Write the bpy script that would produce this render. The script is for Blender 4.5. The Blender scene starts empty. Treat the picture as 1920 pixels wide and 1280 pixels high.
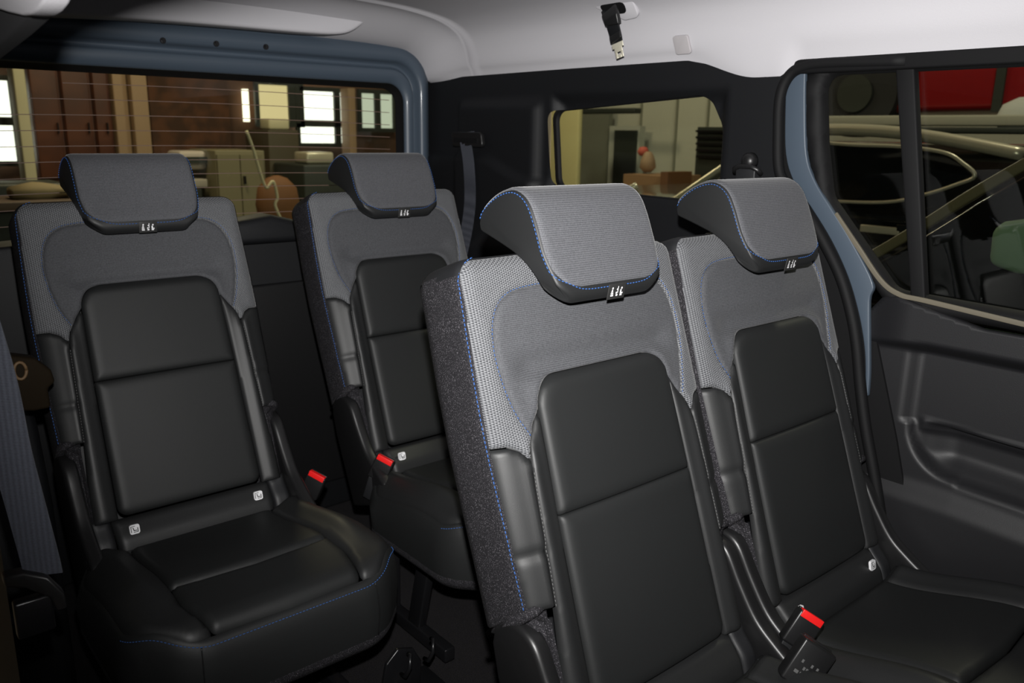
import bpy, bmesh, math, random
import numpy as np
from mathutils import Vector, Matrix
random.seed(4)
S = bpy.context.scene
COL = S.collection
R = math.radians

# ------------------------------------------------------------------ camera
YAW, PITCH, ROLL, FPX = 40.3565, 14.0553, 0.9341, 1553.09
CAM = Vector((-0.2694, 0.0, 1.2577))
def basis():
    y, p, r = R(YAW), R(PITCH), R(ROLL)
    f = Vector((math.sin(y)*math.cos(p), math.cos(y)*math.cos(p), -math.sin(p)))
    rt = Vector((math.cos(y), -math.sin(y), 0)); up = rt.cross(f)
    return rt*math.cos(r)+up*math.sin(r), -rt*math.sin(r)+up*math.cos(r), f
RT, UP, FW = basis()
cd = bpy.data.cameras.new('camera'); cam = bpy.data.objects.new('camera', cd); COL.objects.link(cam)
M3 = Matrix((RT, UP, -FW)).transposed()
cam.matrix_world = Matrix.Translation(CAM) @ M3.to_4x4()
cd.sensor_width = 22.3; cd.lens = FPX/1920*22.3; cd.clip_start = 0.02
cd.dof.use_dof = True; cd.dof.focus_distance = 1.42; cd.dof.aperture_fstop = 4.0
S.camera = cam
def P(px, py, ax, val):
    """the place on the real plane x|y|z = val seen at a photo pixel"""
    d = FW + RT*((px-960)/FPX) - UP*((py-640)/FPX)
    i = 'xyz'.index(ax)
    return CAM + d*((val-CAM[i])/d[i])

# ------------------------------------------------------------------ light and world
w = bpy.data.worlds.new('world'); S.world = w; w.use_nodes = True
w.node_tree.nodes['Background'].inputs[0].default_value = (0.80, 0.82, 0.80, 1)
w.node_tree.nodes['Background'].inputs[1].default_value = 0.018
def lamp(name, kind, loc, energy, col=(1, 1, 1), aim=None, **kw):
    l = bpy.data.lights.new(name, kind); l.energy = energy; l.color = col
    for k, v in kw.items(): setattr(l, k, v)
    o = bpy.data.objects.new(name, l); o.location = loc; COL.objects.link(o)
    if aim is not None:
        o.rotation_euler = (Vector(aim)-Vector(loc)).to_track_quat('-Z', 'Y').to_euler()
    return o
FLASH = CAM + UP*0.100 + FW*0.02 
lamp('camera_flash', 'SPOT', FLASH, 225, (1, .985, .965), FLASH+FW+UP*.16+RT*.12, shadow_soft_size=.012, spot_size=R(100), spot_blend=1.0)
lamp('garage_rear_fill', 'POINT', (1.5, 5.6, 3.9), 240, (1, .84, .60), shadow_soft_size=.25)  # added fill without a visible lamp, brightens the garage behind the rear glass
lamp('garage_corner_fill', 'POINT', (4.3, 5.0, 3.9), 150, (1, .95, .78), shadow_soft_size=.25)  # unseen source added to lift the cladding and panel in the corner
lamp('garage_side_fill', 'POINT', (3.6, 1.0, 3.9), 240, (1, .95, .78), shadow_soft_size=.25)  # invented off-view fill for the parked cars and their chrome
S.view_settings.view_transform = 'Standard'; S.view_settings.look = 'None'
S.view_settings.gamma = 1; S.view_settings.use_curve_mapping = False
S.view_settings.exposure = 0.0
try:
    S.cycles.use_denoising = True
    S.cycles.max_bounces = 8; S.cycles.diffuse_bounces = 1; S.cycles.transparent_max_bounces = 12
    S.cycles.sample_clamp_indirect = 4
except Exception: pass

# ------------------------------------------------------------------ materials
def mat(name, col, rough=.5, metal=0, spec=.5, bump=None, vary=None, emit=None, sheen=0, coat=0):
    """bump=(scale, strength, distance) noise; vary=(scale, other colour, low, high)"""
    m = bpy.data.materials.new(name); m.use_nodes = True
    nt = m.node_tree; b = nt.nodes['Principled BSDF']; N = nt.nodes.new; L = nt.links.new
    b.inputs['Base Color'].default_value = (*col, 1); b.inputs['Roughness'].default_value = rough
    b.inputs['Metallic'].default_value = metal; b.inputs['Specular IOR Level'].default_value = spec
    if sheen: b.inputs['Sheen Weight'].default_value = sheen
    if coat: b.inputs['Coat Weight'].default_value = coat; b.inputs['Coat Roughness'].default_value = .08
    tc = N('ShaderNodeTexCoord')
    if bump:
        n = N('ShaderNodeTexNoise'); n.inputs['Scale'].default_value = bump[0]; n.inputs['Detail'].default_value = 4
        L(tc.outputs['Object'], n.inputs['Vector'])
        bp = N('ShaderNodeBump'); bp.inputs['Strength'].default_value = bump[1]; bp.inputs['Distance'].default_value = bump[2]
        L(n.outputs['Fac'], bp.inputs['Height']); L(bp.outputs['Normal'], b.inputs['Normal'])
    if vary:
        n = N('ShaderNodeTexNoise'); n.inputs['Scale'].default_value = vary[0]; n.inputs['Detail'].default_value = 3
        L(tc.outputs['Object'], n.inputs['Vector'])
        r = N('ShaderNodeMapRange'); r.inputs['From Min'].default_value = vary[2]; r.inputs['From Max'].default_value = vary[3]
        L(n.outputs['Fac'], r.inputs['Value'])
        mx = N('ShaderNodeMix'); mx.data_type = 'RGBA'
        mx.inputs['A'].default_value = (*col, 1); mx.inputs['B'].default_value = (*vary[1], 1)
        L(r.outputs['Result'], mx.inputs['Factor']); L(mx.outputs['Result'], b.inputs['Base Color'])
    if emit:
        b.inputs['Emission Color'].default_value = (*emit[0], 1); b.inputs['Emission Strength'].default_value = emit[1]
    return m
def weave(name, dark, light, px, pz, stag=True, bump=.0006, rough=.8, mottle=0.0):
    """knitted cloth: rows of small light knots on a dark ground, in object space"""
    m = bpy.data.materials.new(name); m.use_nodes = True
    nt = m.node_tree; b = nt.nodes['Principled BSDF']; N = nt.nodes.new; L = nt.links.new
    tc = N('ShaderNodeTexCoord'); sp = N('ShaderNodeSeparateXYZ'); L(tc.outputs['Object'], sp.inputs[0])
    def mth(op, a, c=None):
        n = N('ShaderNodeMath'); n.operation = op
        for i, v in enumerate((a, c)):
            if v is None: continue
            if isinstance(v, (int, float)): n.inputs[i].default_value = v
            else: L(v, n.inputs[i])
        return n.outputs[0]
    kx, kz = 2*math.pi/px, 2*math.pi/pz
    x, z = sp.outputs['X'], sp.outputs['Z']
    if stag:   # hexagonal dots: sum of three waves
        a = mth('SINE', mth('MULTIPLY', x, kx))
        c = mth('SINE', mth('ADD', mth('MULTIPLY', x, kx*.5), mth('MULTIPLY', z, kz)))
        d = mth('SINE', mth('SUBTRACT', mth('MULTIPLY', x, kx*.5), mth('MULTIPLY', z, kz)))
        f = mth('ADD', mth('MULTIPLY', mth('ADD', mth('ADD', a, c), mth('MULTIPLY', d, 1)), .22), .5)
    else:
        a = mth('SINE', mth('MULTIPLY', z, kz)); c = mth('SINE', mth('MULTIPLY', x, kx))
        f = mth('ADD', mth('ADD', mth('MULTIPLY', a, .30), mth('MULTIPLY', c, .15)), .5)
    n = N('ShaderNodeTexNoise'); n.inputs['Scale'].default_value = 420; n.inputs['Detail'].default_value = 2
    L(tc.outputs['Object'], n.inputs['Vector'])
    f = mth('ADD', f, mth('MULTIPLY', mth('SUBTRACT', n.outputs['Fac'], .5), .5+mottle))
    cl = N('ShaderNodeClamp'); L(f, cl.inputs['Value'])
    mx = N('ShaderNodeMix'); mx.data_type = 'RGBA'; mx.inputs['A'].default_value = (*dark, 1); mx.inputs['B'].default_value = (*light, 1)
    L(cl.outputs[0], mx.inputs['Factor']); L(mx.outputs['Result'], b.inputs['Base Color'])
    bp = N('ShaderNodeBump'); bp.inputs['Strength'].default_value = .6; bp.inputs['Distance'].default_value = bump
    L(cl.outputs[0], bp.inputs['Height']); L(bp.outputs['Normal'], b.inputs['Normal'])
    b.inputs['Roughness'].default_value = rough; b.inputs['Specular IOR Level'].default_value = .25
    b.inputs['Sheen Weight'].default_value = .15; b.inputs['Sheen Roughness'].default_value = .4
    return m
def glass(name, tint, refl=.6):
    m = bpy.data.materials.new(name); m.use_nodes = True
    nt = m.node_tree; nt.nodes.clear(); N = nt.nodes.new; L = nt.links.new
    out = N('ShaderNodeOutputMaterial'); t = N('ShaderNodeBsdfTransparent'); t.inputs[0].default_value = (*tint, 1)
    g = N('ShaderNodeBsdfGlossy'); g.inputs['Roughness'].default_value = .01; g.inputs[0].default_value = (refl, refl, refl, 1)
    fr = N('ShaderNodeFresnel'); ge = N('ShaderNodeNewGeometry'); mr = N('ShaderNodeMapRange')
    mr.inputs['To Min'].default_value = 1.45; mr.inputs['To Max'].default_value = 1/1.45      # same reflectance from both faces of the thin pane
    L(ge.outputs['Backfacing'], mr.inputs['Value']); L(mr.outputs['Result'], fr.inputs['IOR'])
    mx = N('ShaderNodeMixShader'); L(fr.outputs[0], mx.inputs[0]); L(t.outputs[0], mx.inputs[1]); L(g.outputs[0], mx.inputs[2])
    L(mx.outputs[0], out.inputs[0]); return m

M = {}
M['leather'] = mat('black_leatherette', (.0110, .0117, .0120), .56, spec=.36, bump=(900, .25, .0004))
M['leather2'] = mat('black_leatherette_bolster', (.0125, .013, .0135), .52, spec=.42, bump=(900, .25, .0004))
M['vinyl'] = mat('charcoal_vinyl', (.010, .0105, .012), .55, bump=(700, .3, .0004))
M['fab_out'] = weave('grey_dot_cloth', (.014, .015, .018), (.18, .184, .194), .0040, .0035, True, .0007)
M['fab_in'] = weave('grey_line_cloth', (.036, .037, .041), (.082, .084, .091), .0026, .0028, False, .0003, mottle=.9)
M['fab_head'] = weave('grey_headrest_cloth', (.044, .045, .050), (.108, .110, .120), .0026, .0030, False, .0003, mottle=.7)
M['knit'] = mat('charcoal_knit', (.012, .0115, .0135), .85, spec=.2, bump=(700, .8, .001), vary=(620, (.20, .19, .21), .56, .80))
M['stitch'] = mat('blue_thread', (.022, .085, .28), .6)
M['plastic'] = mat('black_plastic', (.0085, .0085, .009), .38, bump=(1500, .15, .0002))
M['plastic_soft'] = mat('black_grained_plastic', (.0046, .005, .0062), .6, spec=.35, bump=(600, .35, .0004))
M['door_plastic'] = mat('door_card_plastic', (.0072, .0072, .0086), .54, bump=(500, .4, .0004))
M['headliner'] = mat('light_grey_headliner', (.505, .495, .52), .95, spec=.1, bump=(500, .5, .0006))
M['paint'] = mat('blue_grey_paint', (.058, .078, .104), .45, coat=.1)
M['rubber'] = mat('black_rubber', (.0035, .0035, .004), .7, spec=.25)
M['carpet'] = mat('charcoal_carpet', (.016, .015, .016), .95, spec=.1, bump=(600, 1, .003), vary=(700, (.075, .07, .075), .5, .75))
M['belt'] = weave('grey_webbing', (.020, .022, .030), (.080, .086, .105), .0060, .0022, False, .0003, .45)
M['metal'] = mat('steel', (.80, .76, .62), .38, .5)
M['dark_metal'] = mat('black_painted_steel', (.008, .008, .009), .30)
M['red'] = mat('red_button', (.75, .012, .012), .4)
M['white'] = mat('white_print', (.80, .80, .82), .5)
M['print'] = mat('grey_print', (.10, .10, .10), .5)
M['glyph'] = mat('dark_glyph', (.02, .02, .02), .5)
M['glass_rear'] = glass('rear_glass', (.80, .83, .78), .25)
M['glass_side'] = glass('side_glass', (.72, .75, .70), .35)
M['glass_door'] = glass('privacy_glass', (.66, .68, .64), .8)
M['heat'] = mat('heating_wire', (.16, .10, .075), .6, emit=None)
M['brown'] = mat('brown_card', (.010, .006, .002), .8, spec=.15)

# ------------------------------------------------------------------ mesh helpers
def link(name, verts, faces, m, parent=None, smooth=True):
    me = bpy.data.meshes.new(name); me.from_pydata([tuple(v) for v in verts], [], faces); me.update()
    if smooth:
        me.polygons.foreach_set('use_smooth', [True]*len(me.polygons))
    me.materials.append(M[m] if isinstance(m, str) else m)
    o = bpy.data.objects.new(name, me); COL.objects.link(o)
    if parent: o.parent = parent
    return o
def fixn(o):
    bm = bmesh.new(); bm.from_mesh(o.data); bmesh.ops.recalc_face_normals(bm, faces=bm.faces); bm.to_mesh(o.data); bm.free(); return o
def bevel(o, wd, seg=3, ang=35):
    b = o.modifiers.new('bevel', 'BEVEL'); b.width = wd; b.segments = seg; b.limit_method = 'ANGLE'; b.angle_limit = R(ang)
    return o
def flat(o):
    o.data.polygons.foreach_set('use_smooth', [False]*len(o.data.polygons)); return o
def empty(name, loc=(0, 0, 0)):
    o = bpy.data.objects.new(name, None); o.location = loc; o.empty_display_size = .05; COL.objects.link(o); return o
def tag(o, label, cat, group=None, kind=None):
    if label: o['label'] = label
    if cat: o['category'] = cat
    if group: o['group'] = group
    if kind: o['kind'] = kind
    return o
def struct(o, label=None):
    o['kind'] = 'structure'
    if label: o['label'] = label
    return o
class MB:
    def __init__(s): s.v = []; s.f = []
    def add(s, vs, fs):
        k = len(s.v); s.v += [Vector(v) for v in vs]; s.f += [tuple(i+k for i in f) for f in fs]
    def box(s, a, b, T=None):
        (x0, y0, z0), (x1, y1, z1) = a, b
        vs = [Vector(c) for c in ((x0,y0,z0),(x1,y0,z0),(x1,y1,z0),(x0,y1,z0),(x0,y0,z1),(x1,y0,z1),(x1,y1,z1),(x0,y1,z1))]
        if T: vs = [T @ v for v in vs]
        s.add(vs, [(0,3,2,1),(4,5,6,7),(0,1,5,4),(1,2,6,5),(2,3,7,6),(3,0,4,7)])
    def prism(s, poly, fn, a, b):
        """polygon (list of 2-D) extruded; fn(p,q,depth)->3-D"""
        n = len(poly); vs = [fn(p, q, a) for p, q in poly]+[fn(p, q, b) for p, q in poly]
        s.add(vs, [tuple(range(n)), tuple(range(2*n-1, n-1, -1))]+[(i, (i+1) % n, n+(i+1) % n, n+i) for i in range(n)])
    def tube(s, pts, r, n=8, cap=True):
        pts = [Vector(p) for p in pts]; rs = r if isinstance(r, (list, tuple)) else [r]*len(pts)
        rings = []; up = None
        for i, p in enumerate(pts):
            t = (pts[min(i+1, len(pts)-1)]-pts[max(i-1, 0)]).normalized()
            if up is None:
                up = Vector((0, 0, 1)) if abs(t.z) < .9 else Vector((1, 0, 0))
            a = t.cross(up).normalized(); c = a.cross(t).normalized(); up = c
            rings.append([p+(a*math.cos(2*math.pi*k/n)+c*math.sin(2*math.pi*k/n))*rs[i] for k in range(n)])
        s.loft(rings, cap)
    def loft(s, rings, cap=True, closed=True):
        n = len(rings[0]); vs = [v for r in rings for v in r]; fs = []
        for i in range(len(rings)-1):
            for k in range(n if closed else n-1):
                fs.append((i*n+k, i*n+(k+1) % n, (i+1)*n+(k+1) % n, (i+1)*n+k))
        if cap: fs += [tuple(range(n))[::-1], tuple((len(rings)-1)*n+k for k in range(n))]
        s.add(vs, fs)
    def cyl(s, a, b, r, n=24): s.tube([a, b], r, n)
    def ribbon(s, pts, wdir, width, th):
        pts = [Vector(p) for p in pts]; rings = []
        for i, p in enumerate(pts):
            t = (pts[min(i+1, len(pts)-1)]-pts[max(i-1, 0)]).normalized()
            wd = wdir[i] if isinstance(wdir, list) else wdir
            wv = Vector(wd); wv = (wv-t*wv.dot(t)).normalized(); nv = t.cross(wv)
            rings.append([p+wv*width/2+nv*th/2, p-wv*width/2+nv*th/2, p-wv*width/2-nv*th/2, p+wv*width/2-nv*th/2])
        s.loft(rings)
    def build(s, name, m, parent=None, smooth=False, bev=0):
        o = link(name, s.v, s.f, m, parent, smooth); fixn(o)
        if bev: bevel(o, bev); o.data.polygons.foreach_set('use_smooth', [True]*len(o.data.polygons))
        return o
def XYZ(p, q, d): return Vector((d, p, q))       # polygon in (y,z) at depth x
def XZ(p, q, d): return Vector((p, d, q))        # polygon in (x,z) at depth y
def XYp(p, q, d): return Vector((p, q, d))
def bx(name, a, b, m, parent=None, bev=0):
    k = MB(); k.box(a, b); return k.build(name, m, parent, bev=bev)

def rpoly(pts, step=.002):
    """polygon with optional corner radii (x,y[,r]) -> densely sampled points"""
    n = len(pts); out = []
    for i in range(n):
        p = np.array(pts[i][:2], float); r = pts[i][2] if len(pts[i]) > 2 else 0
        a = np.array(pts[i-1][:2], float); b = np.array(pts[(i+1) % n][:2], float)
        if r <= 0: out.append([p]); continue
        u = (a-p); lu = np.linalg.norm(u); u /= lu; v = b-p; lv = np.linalg.norm(v); v /= lv
        ang = math.acos(max(-1, min(1, float(u@v)))); d = min(r/math.tan(ang/2), lu*.49, lv*.49); rr = d*math.tan(ang/2)
        c = p+(u+v)/np.linalg.norm(u+v)*rr/math.sin(ang/2)
        s, e = p+u*d, p+v*d; a0 = math.atan2(*(s-c)[::-1]); a1 = math.atan2(*(e-c)[::-1]); da = (a1-a0+math.pi) % (2*math.pi)-math.pi
        k = max(3, int(abs(da)*rr/step)); out.append([c+rr*np.array([math.cos(a0+da*j/k), math.sin(a0+da*j/k)]) for j in range(k+1)])
    flatp = [q for g in out for q in g]; dense = []
    for i in range(len(flatp)):
        a, b = flatp[i], flatp[(i+1) % len(flatp)]; k = max(1, int(np.linalg.norm(b-a)/step))
        dense += [a+(b-a)*j/k for j in range(k)]
    return np.array(dense)
def smooth_line(pts, n=12):
    """Catmull-Rom through points"""
    pts = [np.array(p, float) for p in pts]; out = []
    q = [2*pts[0]-pts[1]]+pts+[2*pts[-1]-pts[-2]]
    for i in range(1, len(q)-2):
        for j in range(n):
            t = j/n
            out.append(.5*((2*q[i])+(-q[i-1]+q[i+1])*t+(2*q[i-1]-5*q[i]+4*q[i+1]-q[i+2])*t*t+(-q[i-1]+3*q[i]-3*q[i+1]+q[i+2])*t**3))
    out.append(pts[-1]); return out
def inside(poly, X, Y):
    c = np.zeros(X.shape, bool); n = len(poly)
    for i in range(n):
        x0, y0 = poly[i-1]; x1, y1 = poly[i]
        if y0 == y1: continue
        m = ((y0 > Y) != (y1 > Y)) & (X < (x1-x0)*(Y-y0)/(y1-y0)+x0); c ^= m
    return c
def nearest(polys, pts):
    best = np.full(len(pts), 1e9); near = pts.copy()
    for poly in polys:
        A = poly; B = np.roll(poly, -1, axis=0); D = B-A; L2 = (D**2).sum(1)+1e-18
        for s in range(0, len(pts), 2000):
            p = pts[s:s+2000]
            t = np.clip((((p[:, None]-A[None])*D[None]).sum(2))/L2, 0, 1)
            c = A[None]+t[..., None]*D[None]; d = np.sqrt(((p[:, None]-c)**2).sum(2)); k = d.argmin(1); dm = d[np.arange(len(p)), k]
            upd = dm < best[s:s+2000]
            best[s:s+2000] = np.where(upd, dm, best[s:s+2000]); near[s:s+2000][upd] = c[np.arange(len(p)), k][upd]
    return best, near
def region(name, poly, base, fn, m, parent=None, cell=.006, puff=0, r=.01, holes=(), skirt=.006, crown=0, cr=.06):
    """padded panel: a fine grid cut to the outline, pillowed towards its seams"""
    poly = np.asarray(poly); polys = [poly]+[np.asarray(h) for h in holes]
    x0, y0 = poly.min(0); x1, y1 = poly.max(0); nx = int((x1-x0)/cell)+2; ny = int((y1-y0)/cell)+2
    gx = x0-cell*.5+cell*np.arange(nx+1); gy = y0-cell*.5+cell*np.arange(ny+1)
    cx, cy = np.meshgrid(gx[:-1]+cell/2, gy[:-1]+cell/2, indexing='ij')
    use = inside(poly, cx.ravel(), cy.ravel()).reshape(cx.shape)
    for h in polys[1:]: use &= ~inside(h, cx.ravel(), cy.ravel()).reshape(cx.shape)
    cnt = np.zeros((nx+1, ny+1), int)
    for di in (0, 1):
        for dj in (0, 1): cnt[di:di+nx, dj:dj+ny] += use
    ids = -np.ones((nx+1, ny+1), int); I, J = np.nonzero(cnt); ids[I, J] = np.arange(len(I))
    pts = np.stack([gx[I], gy[J]], 1); bnd = cnt[I, J] < 4
    d, near = nearest(polys, pts); pts[bnd] = near[bnd]; d[bnd] = 0
    prof = np.sqrt(np.clip(1-(1-np.clip(d/r, 0, 1))**2, 0, 1))*puff+crown*(1-np.exp(-d/cr))
    vs = [fn(float(p[0]), float(p[1]), float(base(p[0], p[1])+h)) for p, h in zip(pts, prof)]
    CI, CJ = np.nonzero(use); fs = []
    for i, j in zip(CI, CJ): fs.append((ids[i, j], ids[i+1, j], ids[i+1, j+1], ids[i, j+1]))
    if skirt:
        from collections import Counter
        e = {}
        for f in fs:
            for k in range(4):
                a, b = f[k], f[(k+1) % 4]
                if (b, a) in e: del e[(b, a)]
                else: e[(a, b)] = 1
        low = {}
        for a, b in list(e):
            for q in (a, b):
                if q not in low:
                    p = pts[q]; low[q] = len(vs); vs.append(fn(float(p[0]), float(p[1]), float(base(p[0], p[1])-skirt)))
            fs.append((b, a, low[a], low[b]))
    return link(name, vs, [tuple(int(q) for q in f) for f in fs], m, parent)
def ss(x, a, b):
    t = min(1, max(0, (x-a)/(b-a))); return t*t*(3-2*t)
def stitches(name, path, parent, m='stitch', ln=.0042, gap=.0024, r=.0008):
    """short thread tubes along a 3-D path"""
    path = [Vector(p) for p in path]; k = MB(); cum = [0]
    for a, b in zip(path, path[1:]): cum.append(cum[-1]+(b-a).length)
    def at(s):
        for i in range(len(path)-1):
            if cum[i+1] >= s: t = (s-cum[i])/max(1e-9, cum[i+1]-cum[i]); return path[i].lerp(path[i+1], t)
        return path[-1]
    s = 0
    while s+ln < cum[-1]:
        k.tube([at(s), at(s+ln)], r, 5); s += ln+gap
    return k.build(name, m, parent, smooth=True)

# ================================================================== SETTING: the car body
def blend(a, b, t): return a+(b-a)*t
# floor
struct(bx('floor', (-.14, -.7, -.06), (1.5, 2.56, 0.0), 'carpet'))
# headliner: one curved shell, steep on the right side, dropping to the hatch at the back
def low_edge(y):     # lower edge height on the right
    if y < 1.04: return 1.412
    if y < 1.09: return blend(1.412, 1.376, ss(y, 1.04, 1.09))
    if y < 1.15: return 1.376
    if y < 1.36: return blend(1.376, 1.420, ss(y, 1.15, 1.36))
    return 1.420
def ceil_profile(y):
    lo = low_edge(y)
    prof = [(1.432, lo), (1.420, lo+.03), (1.408, 1.47), (1.395, 1.515), (1.370, 1.553), (1.325, 1.580), (1.26, 1.598), (1.15, 1.612), (1.0, 1.620),
            (.8, 1.627), (.6, 1.628), (.4, 1.625), (.2, 1.618), (.08, 1.605), (0, 1.585), (-.05, 1.545), (-.075, 1.49), (-.085, 1.42)]
    tail = [(1.432, 1.42), (1.412, 1.43), (1.400, 1.445), (1.388, 1.468), (1.365, 1.492), (1.335, 1.510), (1.29, 1.522), (1.17, 1.530), (1.0, 1.534),
            (.8, 1.537), (.6, 1.538), (.4, 1.537), (.2, 1.534), (.08, 1.53), (0, 1.52), (-.05, 1.50), (-.075, 1.47), (-.085, 1.42)]
    t = ss(y, 2.22, 2.46)
    pr = [(blend(a[0], b[0], t), blend(a[1], b[1], t)) for a, b in zip(prof, tail)]
    return smooth_line(pr, 4)
ys = list(np.concatenate([np.arange(-.2, 1.0, .1), np.arange(1.0, 1.4, .015), np.arange(1.4, 2.2, .05), np.arange(2.2, 2.47, .02)]))
k = MB(); k.loft([[Vector((p[0], y, p[1])) for p in ceil_profile(y)] for y in ys], cap=False, closed=False)
ceil = k.build('ceiling', 'headliner', smooth=True); struct(ceil, 'light grey fabric headliner of the car, curving down over the side windows')
sol = ceil.modifiers.new('thick', 'SOLIDIFY'); sol.thickness = .03; sol.offset = 1
# raised rear headliner tray whose rounded corner shows near the hatch
tp = [(P(px, py, 'y', 2.33).x, P(px, py, 'y', 2.33).z) for px, py in ((-80, 22), (200, 32), (400, 46), (560, 60), (630, 64), (662, 58), (690, 38), (716, 16), (740, 2), (760, -30), (-80, -60))]
tp = [tuple(q) for q in smooth_line(tp[:9], 4)]+tp[9:]
k = MB(); k.prism(tp, XZ, 2.33, 2.415)
struct(k.build('trim_1', 'headliner', bev=.010), 'raised cross panel of the headliner with a rounded corner above the hatch')

# left roof rail and rear left quarter trim
rail = [(-.20, 1.62), (-.03, 1.60), (-.045, 1.45), (-.080, 1.385), (-.10, 1.372), (-.20, 1.40)]
k = MB(); k.loft([[Vector((x, y, z+dz)) for x, z in rail] for y, dz in ((-.5, .011), (.50, .010), (.66, .004), (.73, -.004))])
struct(k.build('trim_2', 'headliner', bev=.008), 'light grey headliner edge over the open left door')
he = [(P(x, y, 'x', -.06).y, P(x, y, 'x', -.06).z) for x, y in ((150, -40), (138, -8), (131, 8), (120, 22), (106, 31), (90, 34), (60, 28), (0, 10), (-120, -30), (-160, -90))]
k = MB(); k.prism(he, XYZ, -.082, -.06); struct(k.build('trim_14', 'headliner', bev=.003), 'rounded light grey headliner end above the dark pillar trim, top left')
pe = [(P(x, y, 'x', -.058).y, P(x, y, 'x', -.058).z) for x, y in ((103, 28), (60, 22), (0, 6), (-120, -30), (-260, 250), (0, 112), (60, 66))]
k = MB(); k.prism(pe, XYZ, -.078, -.056); struct(k.build('trim_12', mat('dark_grey_pillar_cloth', (.010, .010, .012), .8, bump=(700, .4, .0005)), bev=.004), 'dark grey cloth pillar trim at the top left corner')

# left wall: dark quarter trim with an arm shelf
o = region('wall_left', rpoly([(1.22, 0), (2.46, 0), (2.46, 1.44), (1.22, 1.44, .05)], .02), lambda y, z: -.135,
           lambda y, z, h: Vector((h, y, z)), 'plastic_soft', cell=.02, skirt=.0,
           holes=[rpoly([(1.45, 1.05, .05), (2.1, 1.05, .05), (2.1, 1.33, .05), (1.45, 1.33, .05)], .01)]); struct(o)
k = MB(); k.prism([(1.78, 0), (1.80, .50), (1.86, .66), (1.95, .76), (2.40, .78), (2.40, 0)], XYZ, -.13, .035); struct(k.build('trim_13', 'plastic_soft', bev=.03), 'black wheel arch box left of the third row')
struct(bx('window_4', (-.145, 1.42, 1.02), (-.140, 2.13, 1.36), 'glass_side'))

# right quarter trim with its window opening
def rx(y, z):
    x = 1.425
    # slope around the window opening
    dw = max(1.262-y, y-1.80, 1.135-z, z-1.335, 0)
    x += .03*(1-ss(dw, 0, .04))
    # belt tower
    x -= .022*ss(y, 1.86, 1.90)*(1-ss(y, 2.25, 2.29))*ss(z, .90, .95)*(1-ss(z, 1.33, 1.37))
    # ledge curving down from the belt slot
    zz = 1.19-.065*ss(y, 2.16, 1.90) if y < 2.16 else 1.19
    x -= .018*(1-ss(z, zz-.012, zz+.012))*ss(y, 1.82, 1.90)
    # wheel arch shelf
    x -= .07*(1-ss(z, .90, .97))*ss(y, 1.20, 1.34)
    x -= .04*(1-ss(z, .52, .60))*ss(y, 1.20, 1.34)
    return -x
qwin = rpoly([(1.232, 1.10, .05), (1.828, 1.105, .035), (1.852, 1.325, .03), (1.30, 1.358, .045), (1.245, 1.27, .04)], .006)
wallp = rpoly([(1.075, .02), (2.47, .02), (2.47, 1.435), (1.36, 1.44, .04), (1.15, 1.40, .02), (1.08, 1.40)], .006)
o = region('wall_right', wallp, rx, lambda y, z, h: Vector((-h, y, z)), 'plastic_soft', cell=.010, holes=[qwin], skirt=-.0); struct(o, 'black rear quarter trim beside the third row')
k = MB(); k.prism([(1.20, 1.06), (1.88, 1.06), (1.88, 1.39), (1.20, 1.39)], XYZ, 1.470, 1.474)
struct(k.build('window_2', 'glass_side'), 'rear quarter window glass')
# opening lip of the quarter window
def loop3(poly, x, off=0):
    c = poly.mean(0); return [Vector((x, c[0]+(p[0]-c[0])*(1+off), c[1]+(p[1]-c[1])*(1+off))) for p in poly]
k = MB(); k.loft([loop3(qwin, 1.462, .06), loop3(qwin, 1.4575, .01), loop3(qwin, 1.4575, -.004), loop3(qwin, 1.469, -.014)], cap=False); struct(k.build('trim_3', 'rubber', smooth=True), 'black lip around the quarter window')

# belt slot bezel, small hooks on the D pillar
t = empty('belt_guide', (1.39, 2.18, 1.235)); tag(t, 'black slotted belt guide on the rear quarter trim above the grey belt', 'belt guide')
bz = MB(); sl = rpoly([(2.095, 1.215, .012), (2.255, 1.215, .012), (2.265, 1.262, .012), (2.105, 1.262, .012)], .004)
bz.prism([tuple(p) for p in sl], lambda a, b, d: Vector((d-1.39, a-2.18, b-1.235)), 1.376, 1.392); bz.build('bezel', 'plastic', t, bev=.004)
bz = MB(); bz.box((-.018, -.062, -.006), (-.010, .062, .008)); bz.build('slot', 'rubber', t)

# rear wall below and around the hatch: tailgate
def rrect(x0, z0, x1, z1, r, y, n=10):
    out = []
    for cx, cz, a0 in ((x1-r, z1-r, 0), (x0+r, z1-r, 90), (x0+r, z0+r, 180), (x1-r, z0+r, 270)):
        for i in range(n+1):
            a = R(a0+90*i/n); out.append(Vector((cx+r*math.cos(a), y, cz+r*math.sin(a))))
    return out
def hatch_loop(t, y, dx=0):   # t 0 outer .. 1 glass opening
    return rrect(blend(-.17, -.07, t), blend(.70, .93, t), blend(1.400, 1.318, t), blend(1.525, 1.402, t), blend(.115, .055, t), y)
gate = empty('door_1', (.62, 2.47, .1)); struct(gate, 'tailgate seen from inside with painted frame')
g0 = Vector(gate.location)
def gobj(rings, name, m, smooth=True, cap=False):
    k = MB(); k.loft([[p-g0 for p in r] for r in rings], cap=cap); return k.build(name, m, gate, smooth=smooth)
gobj([hatch_loop(-.12, 2.44), hatch_loop(-.02, 2.435), hatch_loop(.02, 2.43), hatch_loop(.30, 2.428), hatch_loop(.36, 2.440), hatch_loop(.40, 2.466), hatch_loop(.47, 2.470), hatch_loop(.53, 2.452), hatch_loop(.58, 2.448),
      hatch_loop(.86, 2.455), hatch_loop(.90, 2.465)], 'painted_frame', 'paint')
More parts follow.
